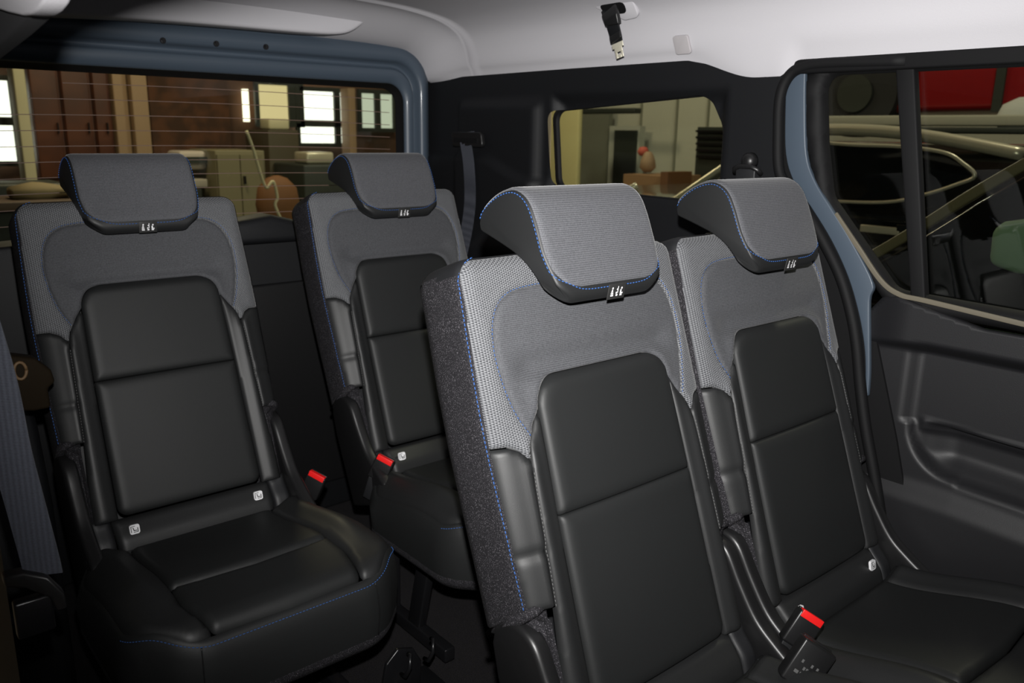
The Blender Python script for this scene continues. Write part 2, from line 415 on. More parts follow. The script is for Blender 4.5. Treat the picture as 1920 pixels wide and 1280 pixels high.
gobj([hatch_loop(.89, 2.462), hatch_loop(.92, 2.480), hatch_loop(1.0, 2.492), hatch_loop(1.03, 2.50)], 'glass_seal', 'rubber')
k = MB()
for px, py in ((305, 76), (405, 82), (498, 88)):
    c = P(px, py, 'y', 2.428)-g0; k.cyl(c, c+Vector((0, -.004, 0)), .008, 16)
    k.cyl(c+Vector((0, -.004, 0)), c+Vector((0, -.010, 0)), .005, 6)
k.build('frame_bolt', 'dark_metal', gate)
# lower tailgate trim
k = MB(); k.prism([(-.18, .0), (1.42, .0), (1.42, .93), (1.38, .955), (1.0, .965), (.8, .97), (.2, .97), (-.18, .95)], lambda a, b, d: Vector((a, d, b))-g0, 2.40, 2.52)
k.build('lower_trim', 'plastic_soft', gate, bev=.012)
k = MB(); k.prism([(.30, .10), (1.30, .10), (1.30, .74), (1.22, .80), (.30, .80)], lambda a, b, d: Vector((a, d, b))-g0, 2.385, 2.41)
k.build('pocket_panel', 'plastic', gate, bev=.01)
# curved load-cover hump beside the left rear seats
k = MB(); k.prism([(.60, .93), (.66, 1.0), (.78, 1.015), (.90, .985), (1.02, .93)], lambda a, b, d: Vector((a, d, b))-g0, 2.34, 2.44)
k.build('corner_cover', 'plastic_soft', gate, bev=.02)
# body aperture round the gate
k = MB(); k.loft([hatch_loop(-.05, 2.455), hatch_loop(-.6, 2.475)], cap=False); struct(k.build('trim_4', 'rubber', smooth=True), 'black seal around the tailgate')
# rear glass
k = MB(); k.loft([hatch_loop(1.12, 2.506), hatch_loop(.93, 2.506), ], cap=False)
wg = empty('window_1', (.62, 2.51, 1.15)); struct(wg, 'rear window with heating lines')
k = MB(); k.box((-.72, -.002, -.26), (.72, .002, .28)); k.build('pane', 'glass_rear', wg)
k = MB()
for i in range(12):
    z = .222-.0405*i; x0 = -.66; x1 = .675
    pts = [Vector((blend(x0, x1, q/16), -.004, z-.008*math.sin(math.pi*q/16)*0+.010*((q/16-.5)*2)**2*(-1))) for q in range(17)]
    if i == 0: pts = pts[4:]
    if i == 1: pts = pts[3:]
    k.ribbon(pts, Vector((0, 0, 1)), .0019, .001)
k.build('heating_wire', 'heat', wg)

# ------------------------------------------------------------------ right door and its surroundings
def YZ(px, py, x):
    p = P(px, py, 'x', x); return (p.y, p.z)
# painted door aperture flange
lft = [(1478, 122), (1474, 200), (1475, 290), (1492, 345), (1520, 385), (1560, 450), (1592, 520), (1612, 590), (1622, 650), (1624, 700), (1622, 742)]
rgt = [(1512, 122), (1511, 200), (1514, 290), (1530, 340), (1560, 390), (1600, 455), (1638, 530), (1632, 562), (1632, 640), (1632, 700), (1629, 742)]
a = [YZ(*p, 1.445) for p in lft]; b = [YZ(*p, 1.445) for p in rgt]
a = [tuple(q) for q in smooth_line(a, 5)]; b = [tuple(q) for q in smooth_line(b, 5)]
def strip(al, bl, xf, name, m, par=None, th=.012, **kw):
    k = MB(); rings = [[Vector((xf, p[0], p[1])), Vector((xf, q[0], q[1])), Vector((xf+th, q[0], q[1])), Vector((xf+th, p[0], p[1]))] for p, q in zip(al, bl)]
    k.loft(rings); return k.build(name, m, par, smooth=False, **kw)
struct(strip(a, b, 1.440, 'trim_5', 'paint', bev=.003), 'blue-grey painted door aperture flange')
# rubber door seal along the aperture, quarter side
sealp = [YZ(*p, 1.430) for p in [(1700, 114), (1560, 118), (1510, 124), (1480, 140), (1462, 180), (1458, 250), (1460, 320), (1478, 352), (1508, 392), (1545, 455), (1576, 520), (1596, 590), (1606, 650), (1612, 720), (1622, 800), (1640, 900), (1655, 1000)]]
k = MB(); k.tube([Vector((1.432, p[0], p[1])) for p in smooth_line(sealp, 6)], .0125, 10); struct(k.build('trim_6', 'rubber', smooth=True), 'black rubber seal along the door opening')
# pillar side panel between quarter trim and flange
pl = [YZ(*p, 1.46) for p in [(1440, 150), (1440, 330), (1500, 440), (1560, 600), (1600, 800), (1640, 1050)]]
pr_ = [(y-.10, z) for y, z in pl]
struct(strip(pl, pr_, 1.455, 'trim_7', 'rubber'), 'black door pillar behind the seal')
# top rail above the side windows
k = MB(); k.prism([(-.7, 1.395), (1.06, 1.395), (1.06, 1.425), (-.7, 1.425)], XYZ, 1.425, 1.50); struct(k.build('trim_8', 'rubber', bev=.004), 'black rail over the door window')

door = empty('door_2', (1.46, .4, .1)); struct(door, 'right rear passenger door')
d0 = Vector(door.location)
def dl(y, z, x): return Vector((x, y, z))-d0
# window frame
wp = [(1.005, 1.392, .03), (.985, 1.25, .1), (.958, 1.135, .05), (.79, .952, .04), (-.75, .915), (-.75, 1.392)]
wo = [(1.062, 1.42, .05), (1.034, 1.25, .1), (.985, 1.11, .06), (.80, .915, .05), (-.80, .88), (-.80, 1.42)]
winp = rpoly([p for p in wp], .01); outp = rpoly([p for p in wo], .01)
region('window_frame', outp, lambda y, z: -1.458, lambda y, z, h: dl(y, z, -h), 'rubber', door, cell=.012, holes=[winp], puff=.012, r=.012, skirt=.02)
# bright sill line under the glass
k = MB()
sp_ = [Vector((1.444, p[0], p[1])) for p in smooth_line([YZ(1570, 400, 1.452), YZ(1612, 462, 1.452), YZ(1655, 525, 1.452), YZ(1690, 551, 1.452), YZ(1740, 563, 1.452), YZ(1920, 606, 1.452)], 6)]
sp_.append(Vector((1.444, -.6, .905)))
k.ribbon([p-d0 for p in sp_], Vector((0, 0, 1)), .010, .006); k.build('window_sill', mat('dull_beige_rubber', (.13, .115, .085), .4), door, bev=.001)
# divider bar
k = MB(); k.prism([(.846, 1.40), (.808, 1.40), (.722, .93), (.752, .93)], lambda a, b, d: dl(a, b, d), 1.452, 1.475); k.build('window_divider', 'rubber', door, bev=.004)
k = MB(); k.prism([(1.03, .90), (1.03, 1.40), (-.75, 1.40), (-.75, .90)], lambda a, b, d: Vector((d, a, b)), 1.476, 1.480)
struct(k.build('window_3', 'glass_door'), 'dark tinted side door glass')
# door card
def dx(y, z):
    x = 1.462
    top = .858-.10*max(0, y-.70)                                # lower edge of the top ledge
    x -= .032*ss(z, top-.022, top)*(.25+.75*ss(.86-y, 0, .12))
    pz = .568-.05*max(0, .62-y)                                  # lower line of the inset
    ins = ss(y, .752, .722)*ss(z, pz-.006, pz+.012)*(1-ss(z, top-.028, top-.018))
    if y > .62 and z < pz+.11: ins *= 1-ss(math.hypot(y-.62, pz+.11-z), .098, .112)
    x += .020*ins
    az = .682-.02*(.72-y)
    pock = ins*ss(y, .718, .695)*(1-ss(z, az-.006, az+.002))
    wall = .030*ss(y, .715-.0*z, .640)
    x += (.006+wall)*pock*ss(z, pz, pz+.05)-.010*ins*ss(y, .715, .70)*ss(z, az-.030, az-.012)*(1-ss(z, az, az+.006))
    x -= .020*(1-ss(z, pz-.065, pz-.01))*1
    return -x
dc = rpoly([(.838, .90), (.846, .84), (.842, .70), (.90, .60), (.90, .10), (-.75, .10), (-.75, .905), (.60, .905), (.775, .942, .02), (.808, .936, .015)], .01)
region('door_card', dc, dx, lambda y, z, h: dl(y, z, -h), 'door_plastic', door, cell=.006, skirt=.02)
# sill step beneath door
struct(bx('trim_9', (1.36, -.7, .0), (1.46, 1.06, .12), 'plastic_soft', bev=.01))
# outer body sheet so that no light leaks in
struct(bx('trim_10', (1.54, -.75, -.3), (1.56, 1.07, .88), 'paint'))
struct(bx('trim_11', (1.478, 1.07, -.3), (1.54, 2.6, 1.06), 'paint'))

# ================================================================== SEATS
def seat_fns(S0, tilt):
    t = R(tilt); n = Vector((0, -math.cos(t), math.sin(t))); vv = Vector((0, math.sin(t), math.cos(t)))
    def B(u, v, w): return Vector((u, 0, 0))+vv*v+n*w       # local to the seat empty at the pivot
    return B
BUL = lambda z: z
def bbase(u, v):
    a = abs(u)
    w = -.012*max(0, (a-.212)/.026)**2-.012*max(0, (v-.598)/.024)**2
    w += .012*math.exp(-((a-.186)/.022)**2)*(1-ss(v, .30, .40))
    w -= .010*math.exp(-((v-.452)/.020)**2)*(1-ss(a, .145, .19))
    w += .005*(1-ss(a, .140, .172))*(1-ss(v, .415, .445))
    w += .009*math.cos(min(1, a/.24)*math.pi/2)
    if a > .19: w -= .0035*math.exp(-((v-.185)/.008)**2)       # small tuck in the outer strip
    return w
def mir(p): return [(-x, y) for x, y in p][::-1]
OUT_R = [(.2365, .115), (.240, .22), (.2425, .344), (.241, .45), (.238, .54)]
def seat_polys():
    top = rpoly([(-.2365, .56), (-.2365, .624, .045), (.2365, .624, .045), (.2365, .56)], .004)
    P_ = {}
    P_['upper'] = rpoly([(.152, .2260, .001), (.147, .434, .048), (-.147, .434, .048), (-.152, .2260, .001)], .002)
    P_['lower'] = rpoly([(.156, -.065, .02), (.152, .2250, .001), (-.152, .2250, .001), (-.156, -.065, .02)], .002)
    seam_r = [tuple(p) for p in smooth_line([(.150, .385), (.163, .366), (.180, .335), (.188, .28), (.191, .2), (.195, .1), (.203, 0), (.205, -.07)], 6)]
    P_['bolster_r'] = rpoly(seam_r+[(.159, -.07), (.1545, .21), (.1500, .36)], .003)
    P_['strip_r'] = rpoly([(.1865, .316), (.200, .334), (.215, .342), (.2425, .345)]+[(.240, .22), (.2365, .115, .01), (.2365, .104, .006), (.1955, .104), (.192, .2), (.189, .28)], .003)
    yseam = [tuple(p) for p in smooth_line([(.172, .350), (.188, .385), (.200, .435), (.203, .485), (.193, .530), (.168, .559), (.120, .570), (.0, .571)], 6)]
    ym = yseam+[(-x, y) for x, y in yseam[::-1]][1:]
    inner = [(.150, .385)]+[(.1465, .41)]
    ct = [tuple(p) for p in rpoly([(.1535, .250), (.1472, .435, .048), (-.1472, .435, .048), (-.1535, .250)], .003)]
    # path round the centre panel from right to left
    ct = [p for p in ct if p[1] > .3865]
    P_['yoke_in'] = rpoly([(.150, .386)]+ym[0:0]+[(.163, .368)]+ym+[(-.163, .368), (-.150, .386)]+ct_left_to_right(ct), .003)
    P_['yoke_out'] = rpoly([(.2425, .347), (.241, .45), (.2365, .56), (.2365, .624, .045), (-.2365, .624, .045), (-.2365, .56), (-.241, .45), (-.2425, .347)]
                           + [(-.215, .344), (-.200, .336), (-.1865, .318), (-.181, .338), (-.172, .350)]+[(-x, y) for x, y in yseam][1:]+yseam[::-1][1:]
                           + [(.181, .338), (.1865, .318), (.200, .336), (.215, .344)], .003)
    P_['yseam'] = ym
    # shell outline, counter-clockwise seen from the front
    P_['shell'] = rpoly([(.2375, .105, .012), (.241, .22), (.2435, .344), (.242, .45), (.2375, .56), (.2375, .626, .047), (-.2375, .626, .047), (-.2375, .56),
                         (-.242, .45), (-.2435, .344), (-.241, .22), (-.2375, .105, .012), (-.207, .085), (-.207, -.10), (.207, -.10), (.207, .085)], .008)
    return P_
def ct_left_to_right(ct):
    L_ = [p for p in ct if p[1] > .3865]
    L_.sort(key=lambda p: math.atan2(p[1]-.38, p[0]), reverse=True)     # left .. top .. right
    return L_
SP = seat_polys()

# headrest profile (v, w), starting at the tail and going over the top to the front lip and back underneath
HPROF = [(.690, -.073), (.706, -.062), (.717, -.035), (.7215, -.005), (.718, .024), (.705, .044), (.685, .056), (.655, .0615), (.62, .064), (.59, .067), (.565, .071),
         (.548, .0715), (.537, .066), (.532, .056), (.535, .045), (.546, .037), (.577, .028), (.600, .018), (.620, .001), (.637, -.020), (.655, -.044), (.668, -.062), (.677, -.073)]
def headrest(B, parent, y_off=0):
    n = 76
    raw = smooth_line(HPROF+[HPROF[0]], 14)[:-1]
    cum = [0]
    for a, b in zip(raw, raw[1:]+[raw[0]]): cum.append(cum[-1]+float(np.linalg.norm(b-a)))
    def atl(s):
        s = (s % 1)*cum[-1]
        i = min(len(raw)-1, max(0, int(np.searchsorted(cum, s))-1)); j = (i+1) % len(raw); t = (s-cum[i])/max(1e-9, cum[i+1]-cum[i])
        return raw[i]+(raw[j]-raw[i])*t
    pp = [atl(i/n) for i in range(n)]
    c0 = np.mean(pp, axis=0)
    def nrm(s):
        a = atl(s-.004); b = atl(s+.004); t = (b-a)/np.linalg.norm(b-a); q = np.array([t[1], -t[0]])
        return q    # outward for this orientation (checked below)
    sgn = 1
    s_top = .2
    if nrm(.13)[0] < 0: sgn = -1
    def Wd(v): return .126-.010*(1-ss(v, .55, .62))-.026*(1-ss(v, .528, .565))
    r = .015
    def surf(s, u, off=0):
        p = atl(s); nn = nrm(s)*sgn; W = Wd(p[0]); a = 0
        if abs(u) > W-r: a = math.asin(min(1, (abs(u)-(W-r))/r))
        dome = .004*(1-(u/W)**2)
        q = p-nn*r*.38*(1-math.cos(a))+nn*(off*math.cos(a)+dome*.0)
        uu = u+(math.copysign(off*math.sin(a), u) if a else 0)
        return uu, q
    rings = []
    K = 7
    for side in (-1, 1):
        seq = []
        for i in range(K+1):
            a = R(90)*(1-i/K) if side < 0 else R(90)*i/K
            ring = []
            for j in range(n):
                s = j/n; W = Wd(atl(s)[0]); u = side*((W-r)+r*math.sin(a)); uu, q = surf(s, u*.99999); ring.append(B(uu, q[0], q[1]))
            seq.append(ring)
        rings += seq
    k = MB(); k.loft(rings); hr = k.build('headrest', 'leather2', parent, smooth=True)
    # cloth cover over the top and front
    s0, s1 = -.005, .445
    def vat(s): return atl(s)[0]
    # find the s on the front where v is .556
    best = min((abs(vat(q/1000)-.5535)+(0 if atl(q/1000)[1] > .05 else 9), q/1000) for q in range(200, 700)); s1 = best[1]
    Ltot = cum[-1]; RR = .036
    def ulim(s, m=.0035):
        W = Wd(atl(s)[0]); u = W-m
        if atl(s)[0] < .62: u = min(u, .1225-.0)
        d = (s1-s)*Ltot
        if d < RR: u -= RR*(1-math.sqrt(max(0, 1-((RR-d)/RR)**2)))
        d = (s-s0)*Ltot
        if d < .02: u -= .02*(1-math.sqrt(max(0, 1-((.02-d)/.02)**2)))
        return u
    ss_ = [s0+(s1-s0)*(1-(1-i/46)**1.25) for i in range(47)]; grid = []
    for s in ss_:
        ul = ulim(s); row = []
        for j in range(33):
            tau = -1+2*j/32; tau = math.copysign(1-(1-abs(tau))**1.3, tau); u = tau*ul
            e = min((ul-abs(u)), (s1-s)*Ltot, (s-s0)*Ltot+.0005); off = .0002+.0028*math.sqrt(max(0, 1-(1-min(1, max(0, e)/.007))**2))
            uu, q = surf(s, u, off); row.append(B(uu, q[0], q[1]))
        grid.append(row)
    k = MB(); k.loft(grid, cap=False, closed=False); cl = k.build('cloth_cover', 'fab_head', hr, smooth=True)
    # make its normals look outward
    cen = B(0, float(c0[0]), float(c0[1]))
    # stitching along the cloth edge
    path = []
    s_list = [s0+.02+(s1-s0-.02)*i/60 for i in range(61)]
    def edge(side, s, m=.0045):
        u = ulim(s)+m; W = Wd(atl(s)[0]); u = min(u, W*.9995); uu, q = surf(s, side*u, .0009); return B(uu, q[0], q[1])
    left = [edge(-1, s) for s in s_list if (s1-s)*Ltot > .010]
    right = [edge(1, s) for s in s_list if (s1-s)*Ltot > .010]
    bot = []
    for i in range(25):
        u = (-1+2*i/24)*(.090); s = s1+.0060/Ltot-(abs(u)/.09)**6*.010/Ltot
        uu, q = surf(s, u, .0009); bot.append(B(uu, q[0], q[1]))
    stitches('stitching', left+bot+right[::-1], hr)
    # small label with three pictograms
    sl = s1+.013/Ltot; uu, q = surf(sl, 0); nn = nrm(sl)*sgn
    c = B(0, float(q[0]), float(q[1])); nv = (B(0, float(nn[0]), float(nn[1]))-B(0, 0, 0)).normalized(); xv = Vector((1, 0, 0)); zv = xv.cross(-nv) if (xv.cross(nv)).z < 0 else xv.cross(nv)
    def LP(a, b, d): return c+xv*a+zv*b+nv*(d+.0035)
    k = MB()
    k.add([LP(-.019, -.013, 0), LP(.019, -.013, 0), LP(.019, .012, 0), LP(-.019, .012, 0), LP(-.019, -.013, .0016), LP(.019, -.013, .0016), LP(.019, .012, .0016), LP(-.019, .012, .0016)],
          [(0, 3, 2, 1), (4, 5, 6, 7), (0, 1, 5, 4), (1, 2, 6, 5), (2, 3, 7, 6), (3, 0, 4, 7)])
    lab = k.build('label', 'glyph', hr, bev=.0005)
    k = MB()
    def quad(a0, b0, a1, b1): k.add([LP(a0, b0, .0022), LP(a1, b0, .0022), LP(a1, b1, .0022), LP(a0, b1, .0022)], [(0, 1, 2, 3)])
    def disc(a, b, rr): k.add([LP(a+rr*math.cos(x*math.pi/5), b+rr*math.sin(x*math.pi/5), .0022) for x in range(10)], [tuple(range(10))])
    # seated figure and headrest marks
    disc(-.0105, .0055, .0017); quad(-.0135, -.0075, -.0075, -.0052); quad(-.0135, -.0042, -.0080, -.0022); quad(-.0130, -.0012, -.0088, .0006); quad(-.0122, .0012, -.0095, .0032)
    disc(.0005, .0030, .0016); quad(-.0018, -.0078, .0022, -.0048); quad(-.0024, -.0040, .0004, -.0010); quad(.0010, -.003, .0024, .0080)
    disc(.0098, .0045, .0017); quad(.0070, -.0078, .0118, -.0056); quad(.0070, -.0050, .0098, .0022); quad(.0098, -.0048, .0132, -.0026)
    k.build('pictogram', 'white', hr)
    # posts
    for sx in (-1, 1):
        k = MB(); k.cyl(B(sx*.058, .600, -.052), B(sx*.058, .665, -.040), .0055, 14); k.build('post', 'metal', parent, smooth=True)
        k = MB(); k.tube([B(sx*.058, .617, -.052), B(sx*.058, .629, -.050), B(sx*.058, .6325, -.049)], [.0175, .0165, .012], 20); k.build('post_guide', 'plastic', parent, smooth=True)
    return hr

def build_seat(name, origin, tilt, cush):
    root = empty(name, origin); B = seat_fns(origin, tilt); Z0 = origin[2]
    # shell of the backrest
    sh = SP['shell']; cen = np.array([0, .3])
    nrm = []
    for i in range(len(sh)):
        a, b = sh[i-1], sh[(i+1) % len(sh)]; t = (b-a)/(np.linalg.norm(b-a)+1e-9); nrm.append(np.array([t[1], -t[0]]))
    def ring(off, w): return [B(p[0]+n[0]*off, p[1]+n[1]*off-(.040*min(1, -w/.12)*(1-ss(p[1], .10, .18)) if w < 0 and abs(p[0]) > .215 else 0), w+(bbase(p[0], p[1]) if w > -.03 else 0)*.6) for p, n in zip(sh, nrm)]
    prof = [(-.004, .002), (-.0010, -.002), (.0005, -.010), (.001, -.03), (.001, -.06), (.000, -.095), (-.005, -.115), (-.018, -.126)]
    rings = [ring(o_, w_) for o_, w_ in prof]; n = len(sh)
    bk = MB()
    bk.add([B(p[0]*.93, p[1]*.97, -.128) for p in sh], [tuple(range(n))])
    back = bk.build('backrest', 'vinyl', root)
    sides = {'l': [], 't': [], 'r': [], 'b': []}
    for k_ in range(n):
        p = sh[k_]; q = sh[(k_+1) % n]; mv = (p[1]+q[1])/2; mu = (p[0]+q[0])/2
        for i in range(len(rings)-1):
            # the knit stops below the shoulder, a little lower towards the back
            lim = .601+.014*(-prof[i][1]/.12)
            key = 't' if mv > lim else ('l' if mu < 0 else 'r')
            sides[key].append((i*n+k_, i*n+(k_+1) % n, (i+1)*n+(k_+1) % n, (i+1)*n+k_))
    allv = [v for r_ in rings for v in r_]
    def sub(fs, nm, m):
        used = sorted({i for f in fs for i in f}); mp = {a: b for b, a in enumerate(used)}
        o = link(nm, [allv[i] for i in used], [tuple(mp[i] for i in f)[::-1] for f in fs], m, back); return o
    sub(sides['t'], 'top_cover', 'vinyl'); sub(sides['l'], 'side_panel', 'knit'); sub(sides['r'], 'side_panel', 'knit')
    # front padding
    F = lambda u, v, h: B(u, v, h)
    def pad(nm, key, m, puff, r, crown=0, cr=.06, cell=.005, mirror=False, extra=None):
        poly = SP[key]
        if mirror: poly = np.array([(-x, y) for x, y in poly][::-1])
        f = (lambda u, v: bbase(u, v)+extra(u, v)) if extra else bbase
        return region(nm, poly, f, F, m, back, cell, puff, r, crown=crown, cr=cr, skirt=.008)
    pad('centre_panel', 'upper', 'leather', .0080, .024)
    pad('centre_panel', 'lower', 'leather', .0080, .024)
    pad('yoke_cloth', 'yoke_in', 'fab_in', .0045, .007)
    pad('shoulder_cloth', 'yoke_out', 'fab_out', .0045, .007)
    for mr in (False, True):
        pad('inner_bolster', 'bolster_r', 'leather2', .0045, .012, mirror=mr)
        pad('outer_strip', 'strip_r', 'leather2', .0045, .010, mirror=mr)
        s = -1 if mr else 1
        # dark seam thread between bolster and strip
        pts = [B(s*u, v, bbase(s*u, v)+.002) for u, v in smooth_line([(.1875, .30), (.1885, .28), (.1915, .2), (.1955, .1)], 8)]
        stitches('seam_thread', pts, back, 'print', .004, .002, .0006)
        # blue stitches at the outer edge
        ed = [B(s*(u+.0018), v, bbase(u, v)*.6+.0012) for u, v in smooth_line([(.2375, .112), (.240, .22), (.2427, .344), (.2412, .45), (.2370, .56), (.2355, .588)], 8)]
        cr_ = []
        for i in range(1, 9):
            a = R(90*i/9); cr_.append(B(s*(.1925+.046*math.cos(a)), .580+.047*math.sin(a), bbase(.235, .6)*.6-.0005))
        if mr: stitches('edge_stitching', ed+cr_, back)
        # knitted flap and rolled hem above the hinge
        k = MB(); k.tube([B(s*.232, .060, -.118), B(s*.234, .082, -.06), B(s*.233, .103, -.01), B(s*.225, .107, .002), B(s*.206, .108, .002)], [.006, .009, .010, .008, .004], 10); k.build('hem_roll', 'knit', back, smooth=True)
        k = MB(); k.loft([[B(s*.199, .11, -.004), B(s*.226, .108, -.006), B(s*.230, .10, -.02), B(s*.206, .10, -.10)],
                          [B(s*.205, .03, -.004), B(s*.217, .03, -.008), B(s*.219, .03, -.02), B(s*.206, .03, -.10)],
                          [B(s*.208, -.08, -.004), B(s*.212, -.08, -.008), B(s*.212, -.08, -.02), B(s*.206, -.08, -.10)]]); k.build('knit_flap', 'knit', back, smooth=True)
        # hinge cover
        hp = smooth_line([(.080, -.085), (.092, -.055), (.086, -.022), (.060, .004), (.0, .018), (-.06, .036), (-.10, .062), (-.145, .098)], 5)
        poly = [tuple(p) for p in hp]+[(-.175, .10), (-.20, .05), (-.20, -.09), (.0, -.105), (.055, -.10)]
        k = MB(); k.prism(poly, lambda v, w, d: B(d, v, w), s*.213, s*.243); k.build('hinge_cover', 'plastic', root, bev=.009)
    for s in (-1, 1):
        yp = [B(u*s+s*.0035, v+.002, bbase(u, v)+.0035) for u, v in SP['yseam'][:len(SP['yseam'])//2]]
        stitches('yoke_stitching', yp, back, 'stitch', .0036, .0026, .00055)
    headrest(B, back)
    # lower band with child seat anchor markers
    band = rpoly([(-.168, -.148, .004), (.168, -.148, .004), (.172, -.070, .004), (-.172, -.070, .004)], .004)
    region('lower_band', band, lambda u, v: .004+.018*ss(-v, .07, .12), F, 'leather2', root, .006, .008, .016, skirt=.02)
    for s in (-1, 1):
        e_ = np.array([(s*a, b) for a, b in ((.174, -.148), (.212, -.148), (.215, -.062), (.174, -.066))])
        region('band_end', rpoly([tuple(q) for q in e_], .004), lambda u, v: .002+.016*ss(-v, .07, .12), F, 'vinyl', root, .006, .007, .012, skirt=.02)
        mk = MB(); c = B(s*.136, -.096, .0285); zz = (B(0, 1, .15)-B(0, 0, 0)).normalized(); nn = (B(0, -.18, 1)-B(0, 0, 0)).normalized()
        oc = rpoly([(-.010, -.010, .004), (.010, -.010, .004), (.010, .010, .004), (-.010, .010, .004)], .002)
        mk.prism([tuple(q) for q in oc], lambda a, b, d: c+Vector((a, 0, 0))+zz*b+nn*d, -.004, .0006); mo = mk.build('anchor_marker', 'white', root)
        g = MB()
        def gq(pts): g.add([c+Vector((a, 0, 0))+zz*b+nn*.0011 for a, b in pts], [tuple(range(len(pts)))])
        gq([(-.0080, .0075), (.0010, .0075), (.0010, .0062), (-.0066, .0062), (-.0066, -.0060), (-.0080, -.0060)])
        gq([(-.0045, .0045), (-.0025, .0045), (-.0010, -.0015), (.0040, -.0015), (.0040, -.0035), (-.0025, -.0035)])
        gq([(.0050, .0030), (.0068, .0030), (.0068, -.0065), (-.0030, -.0065), (-.0030, -.0052), (.0050, -.0052)])
        g.build('glyph', 'glyph', mo)
    # ---------------- cushion
    yb, yf, zt, zbk, zbot, hw = cush['yb'], cush['yf'], cush['zt'], cush['zb'], cush['zbot'], cush['hw']
    def cbase(x, y):
        t = (yb-y)/(yb-yf)
        z = blend(zbk, zt, ss(t, 0, .62))
        z -= .018*min(1.2, math.hypot(max(0, abs(x)-(hw-.04))/.04, max(0, (yf+.05-y)/.05)))**2
        a = abs(x)
        z += .018*math.exp(-((a-.205)/.028)**2)*(1-ss(t, .55, .88))
        return z
    G = lambda x, y, h: Vector((x, y, h))
    outl = rpoly([(-.225, yb, .02), (-hw, yb-.06, .05), (-hw, yf+.085, .09), (-.18, yf, .09), (.18, yf, .09), (hw, yf+.085, .09), (hw, yb-.06, .05), (.225, yb, .02)], .006)
    pin = [(-.155, yb-.005), (-.158, yb-.18, .1), (-.162, yf+.14, .1), (-.150, yf+.008, .01)]
    ycr = yf+.17
    fr = rpoly([(-.158, ycr-.002), (-.160, yf+.10, .1), (-.142, yf+.009, .01), (0, yf+.004), (.142, yf+.009, .01), (.160, yf+.10, .1), (.158, ycr-.002), (0, ycr-.012)], .004)
    bp_ = rpoly([(-.154, yb-.002, .01), (-.158, ycr+.002), (0, ycr-.008), (.158, ycr+.002), (.154, yb-.002, .01)], .004)
    cu = region('cushion', bp_, cbase, G, 'leather', root, .007, .010, .016, crown=0)
    region('front_panel', fr, cbase, G, 'leather', cu, .007, .010, .016, crown=0)
    for s in (-1, 1):
        side = [(.157, yb-.002), (.160, ycr), (.163, yf+.10, .1), (.145, yf+.008, .004), (.18, yf+.002, .09), (hw-.002, yf+.085, .09), (hw-.002, yb-.06, .05), (.225, yb-.002, .02)]
        pl_ = rpoly([(s*q[0], q[1])+tuple(q[2:]) for q in side], .004)
        region('side_bolster', pl_, cbase, G, 'leather2', cu, .007, .008, .012)
    nn = []
    for i in range(len(outl)):
        a, b = outl[i-1], outl[(i+1) % len(outl)]; t = (b-a)/(np.linalg.norm(b-a)+1e-9); nn.append(np.array([t[1], -t[0]]))
    if (nn[0]@(outl[0]-outl.mean(0))) < 0: nn = [-q for q in nn]
    def cr(off, dz, bot=None):
        return [Vector((p[0]+q[0]*off, p[1]+q[1]*off, (cbase(p[0], p[1])+dz) if bot is None else bot+dz)) for p, q in zip(outl, nn)]
    k = MB(); n2 = len(outl)
    mid = (zt+zbot)/2; ou = cush['out']
    k.loft([cr(-.006, .002), cr(.001, .000), cr(.006*ou, -.006), cr(.012*ou, -.03), cr(.016*ou, 0, mid), cr(.012*ou, .03, zbot)]+([cr(.002, .008, zbot), cr(-.02, 0, zbot)] if not cush.get('knit') else []), cap=False)
    k.build('fascia', 'leather', cu, smooth=True)
    if cush.get('knit'):
        k = MB(); k.loft([cr(.012, .03, zbot), cr(.013, .02, zbot), cr(.004, .003, zbot), cr(-.03, 0, zbot)], cap=False); k.build('knit_band', 'knit', cu, smooth=True)
    # stitches below the front edge, from one side round the front to the other
    path = []
    idx = [i for i in range(n2) if outl[i][1] < yf+.105]
    ordp = sorted(idx, key=lambda i: math.atan2(outl[i][0], -(outl[i][1]-(yf+.25))))
    for i in ordp: path.append(Vector((outl[i][0]+nn[i][0]*(.001+.0065*ou), outl[i][1]+nn[i][1]*(.001+.0065*ou), cbase(*outl[i])-.0065)))
    stitches('front_stitching', path, cu)
    for s in (-1, 1):                                              # upright seams at the front corners
        i = min(range(n2), key=lambda i: (outl[i][0]-s*.165)**2+(outl[i][1]-yf)**2)
        p = outl[i]; q = nn[i]
        pts = [Vector((p[0]+q[0]*o2, p[1]+q[1]*o2, z)) for o2, z in ((.0065*ou+.001, cbase(*p)-.008), (.0125*ou+.0005, zt-.045), (.0162*ou+.0005, mid), (.0122*ou+.0005, zbot+.03))]
        k = MB(); k.tube(smooth_v(pts), .0012, 6); k.build('corner_seam', 'plastic', cu, smooth=True)
    # frame under the cushion
    for s in (-1, 1):
        k = MB(); k.box((s*.20-.015, yf+.16, -Z0+.02), (s*.20+.015, yb+.12, -Z0+.055))
        k.add([Vector(v) for v in ((s*.20-.012, yf+.28, -Z0+.05), (s*.20+.012, yf+.28, -Z0+.05), (s*.20+.012, yf+.33, -Z0+.05), (s*.20-.012, yf+.33, -Z0+.05),
                                   (s*.20-.012, yf+.22, zbot+.02), (s*.20+.012, yf+.22, zbot+.02), (s*.20+.012, yf+.27, zbot+.02), (s*.20-.012, yf+.27, zbot+.02))],
              [(0, 3, 2, 1), (4, 5, 6, 7), (0, 1, 5, 4), (1, 2, 6, 5), (2, 3, 7, 6), (3, 0, 4, 7)])
        k.box((s*.20-.012, yb-.05, -Z0+.03), (s*.20+.012, yb+.02, zbot+.03))
        k.build('floor_bracket', 'dark_metal', root, bev=.004)
    return root
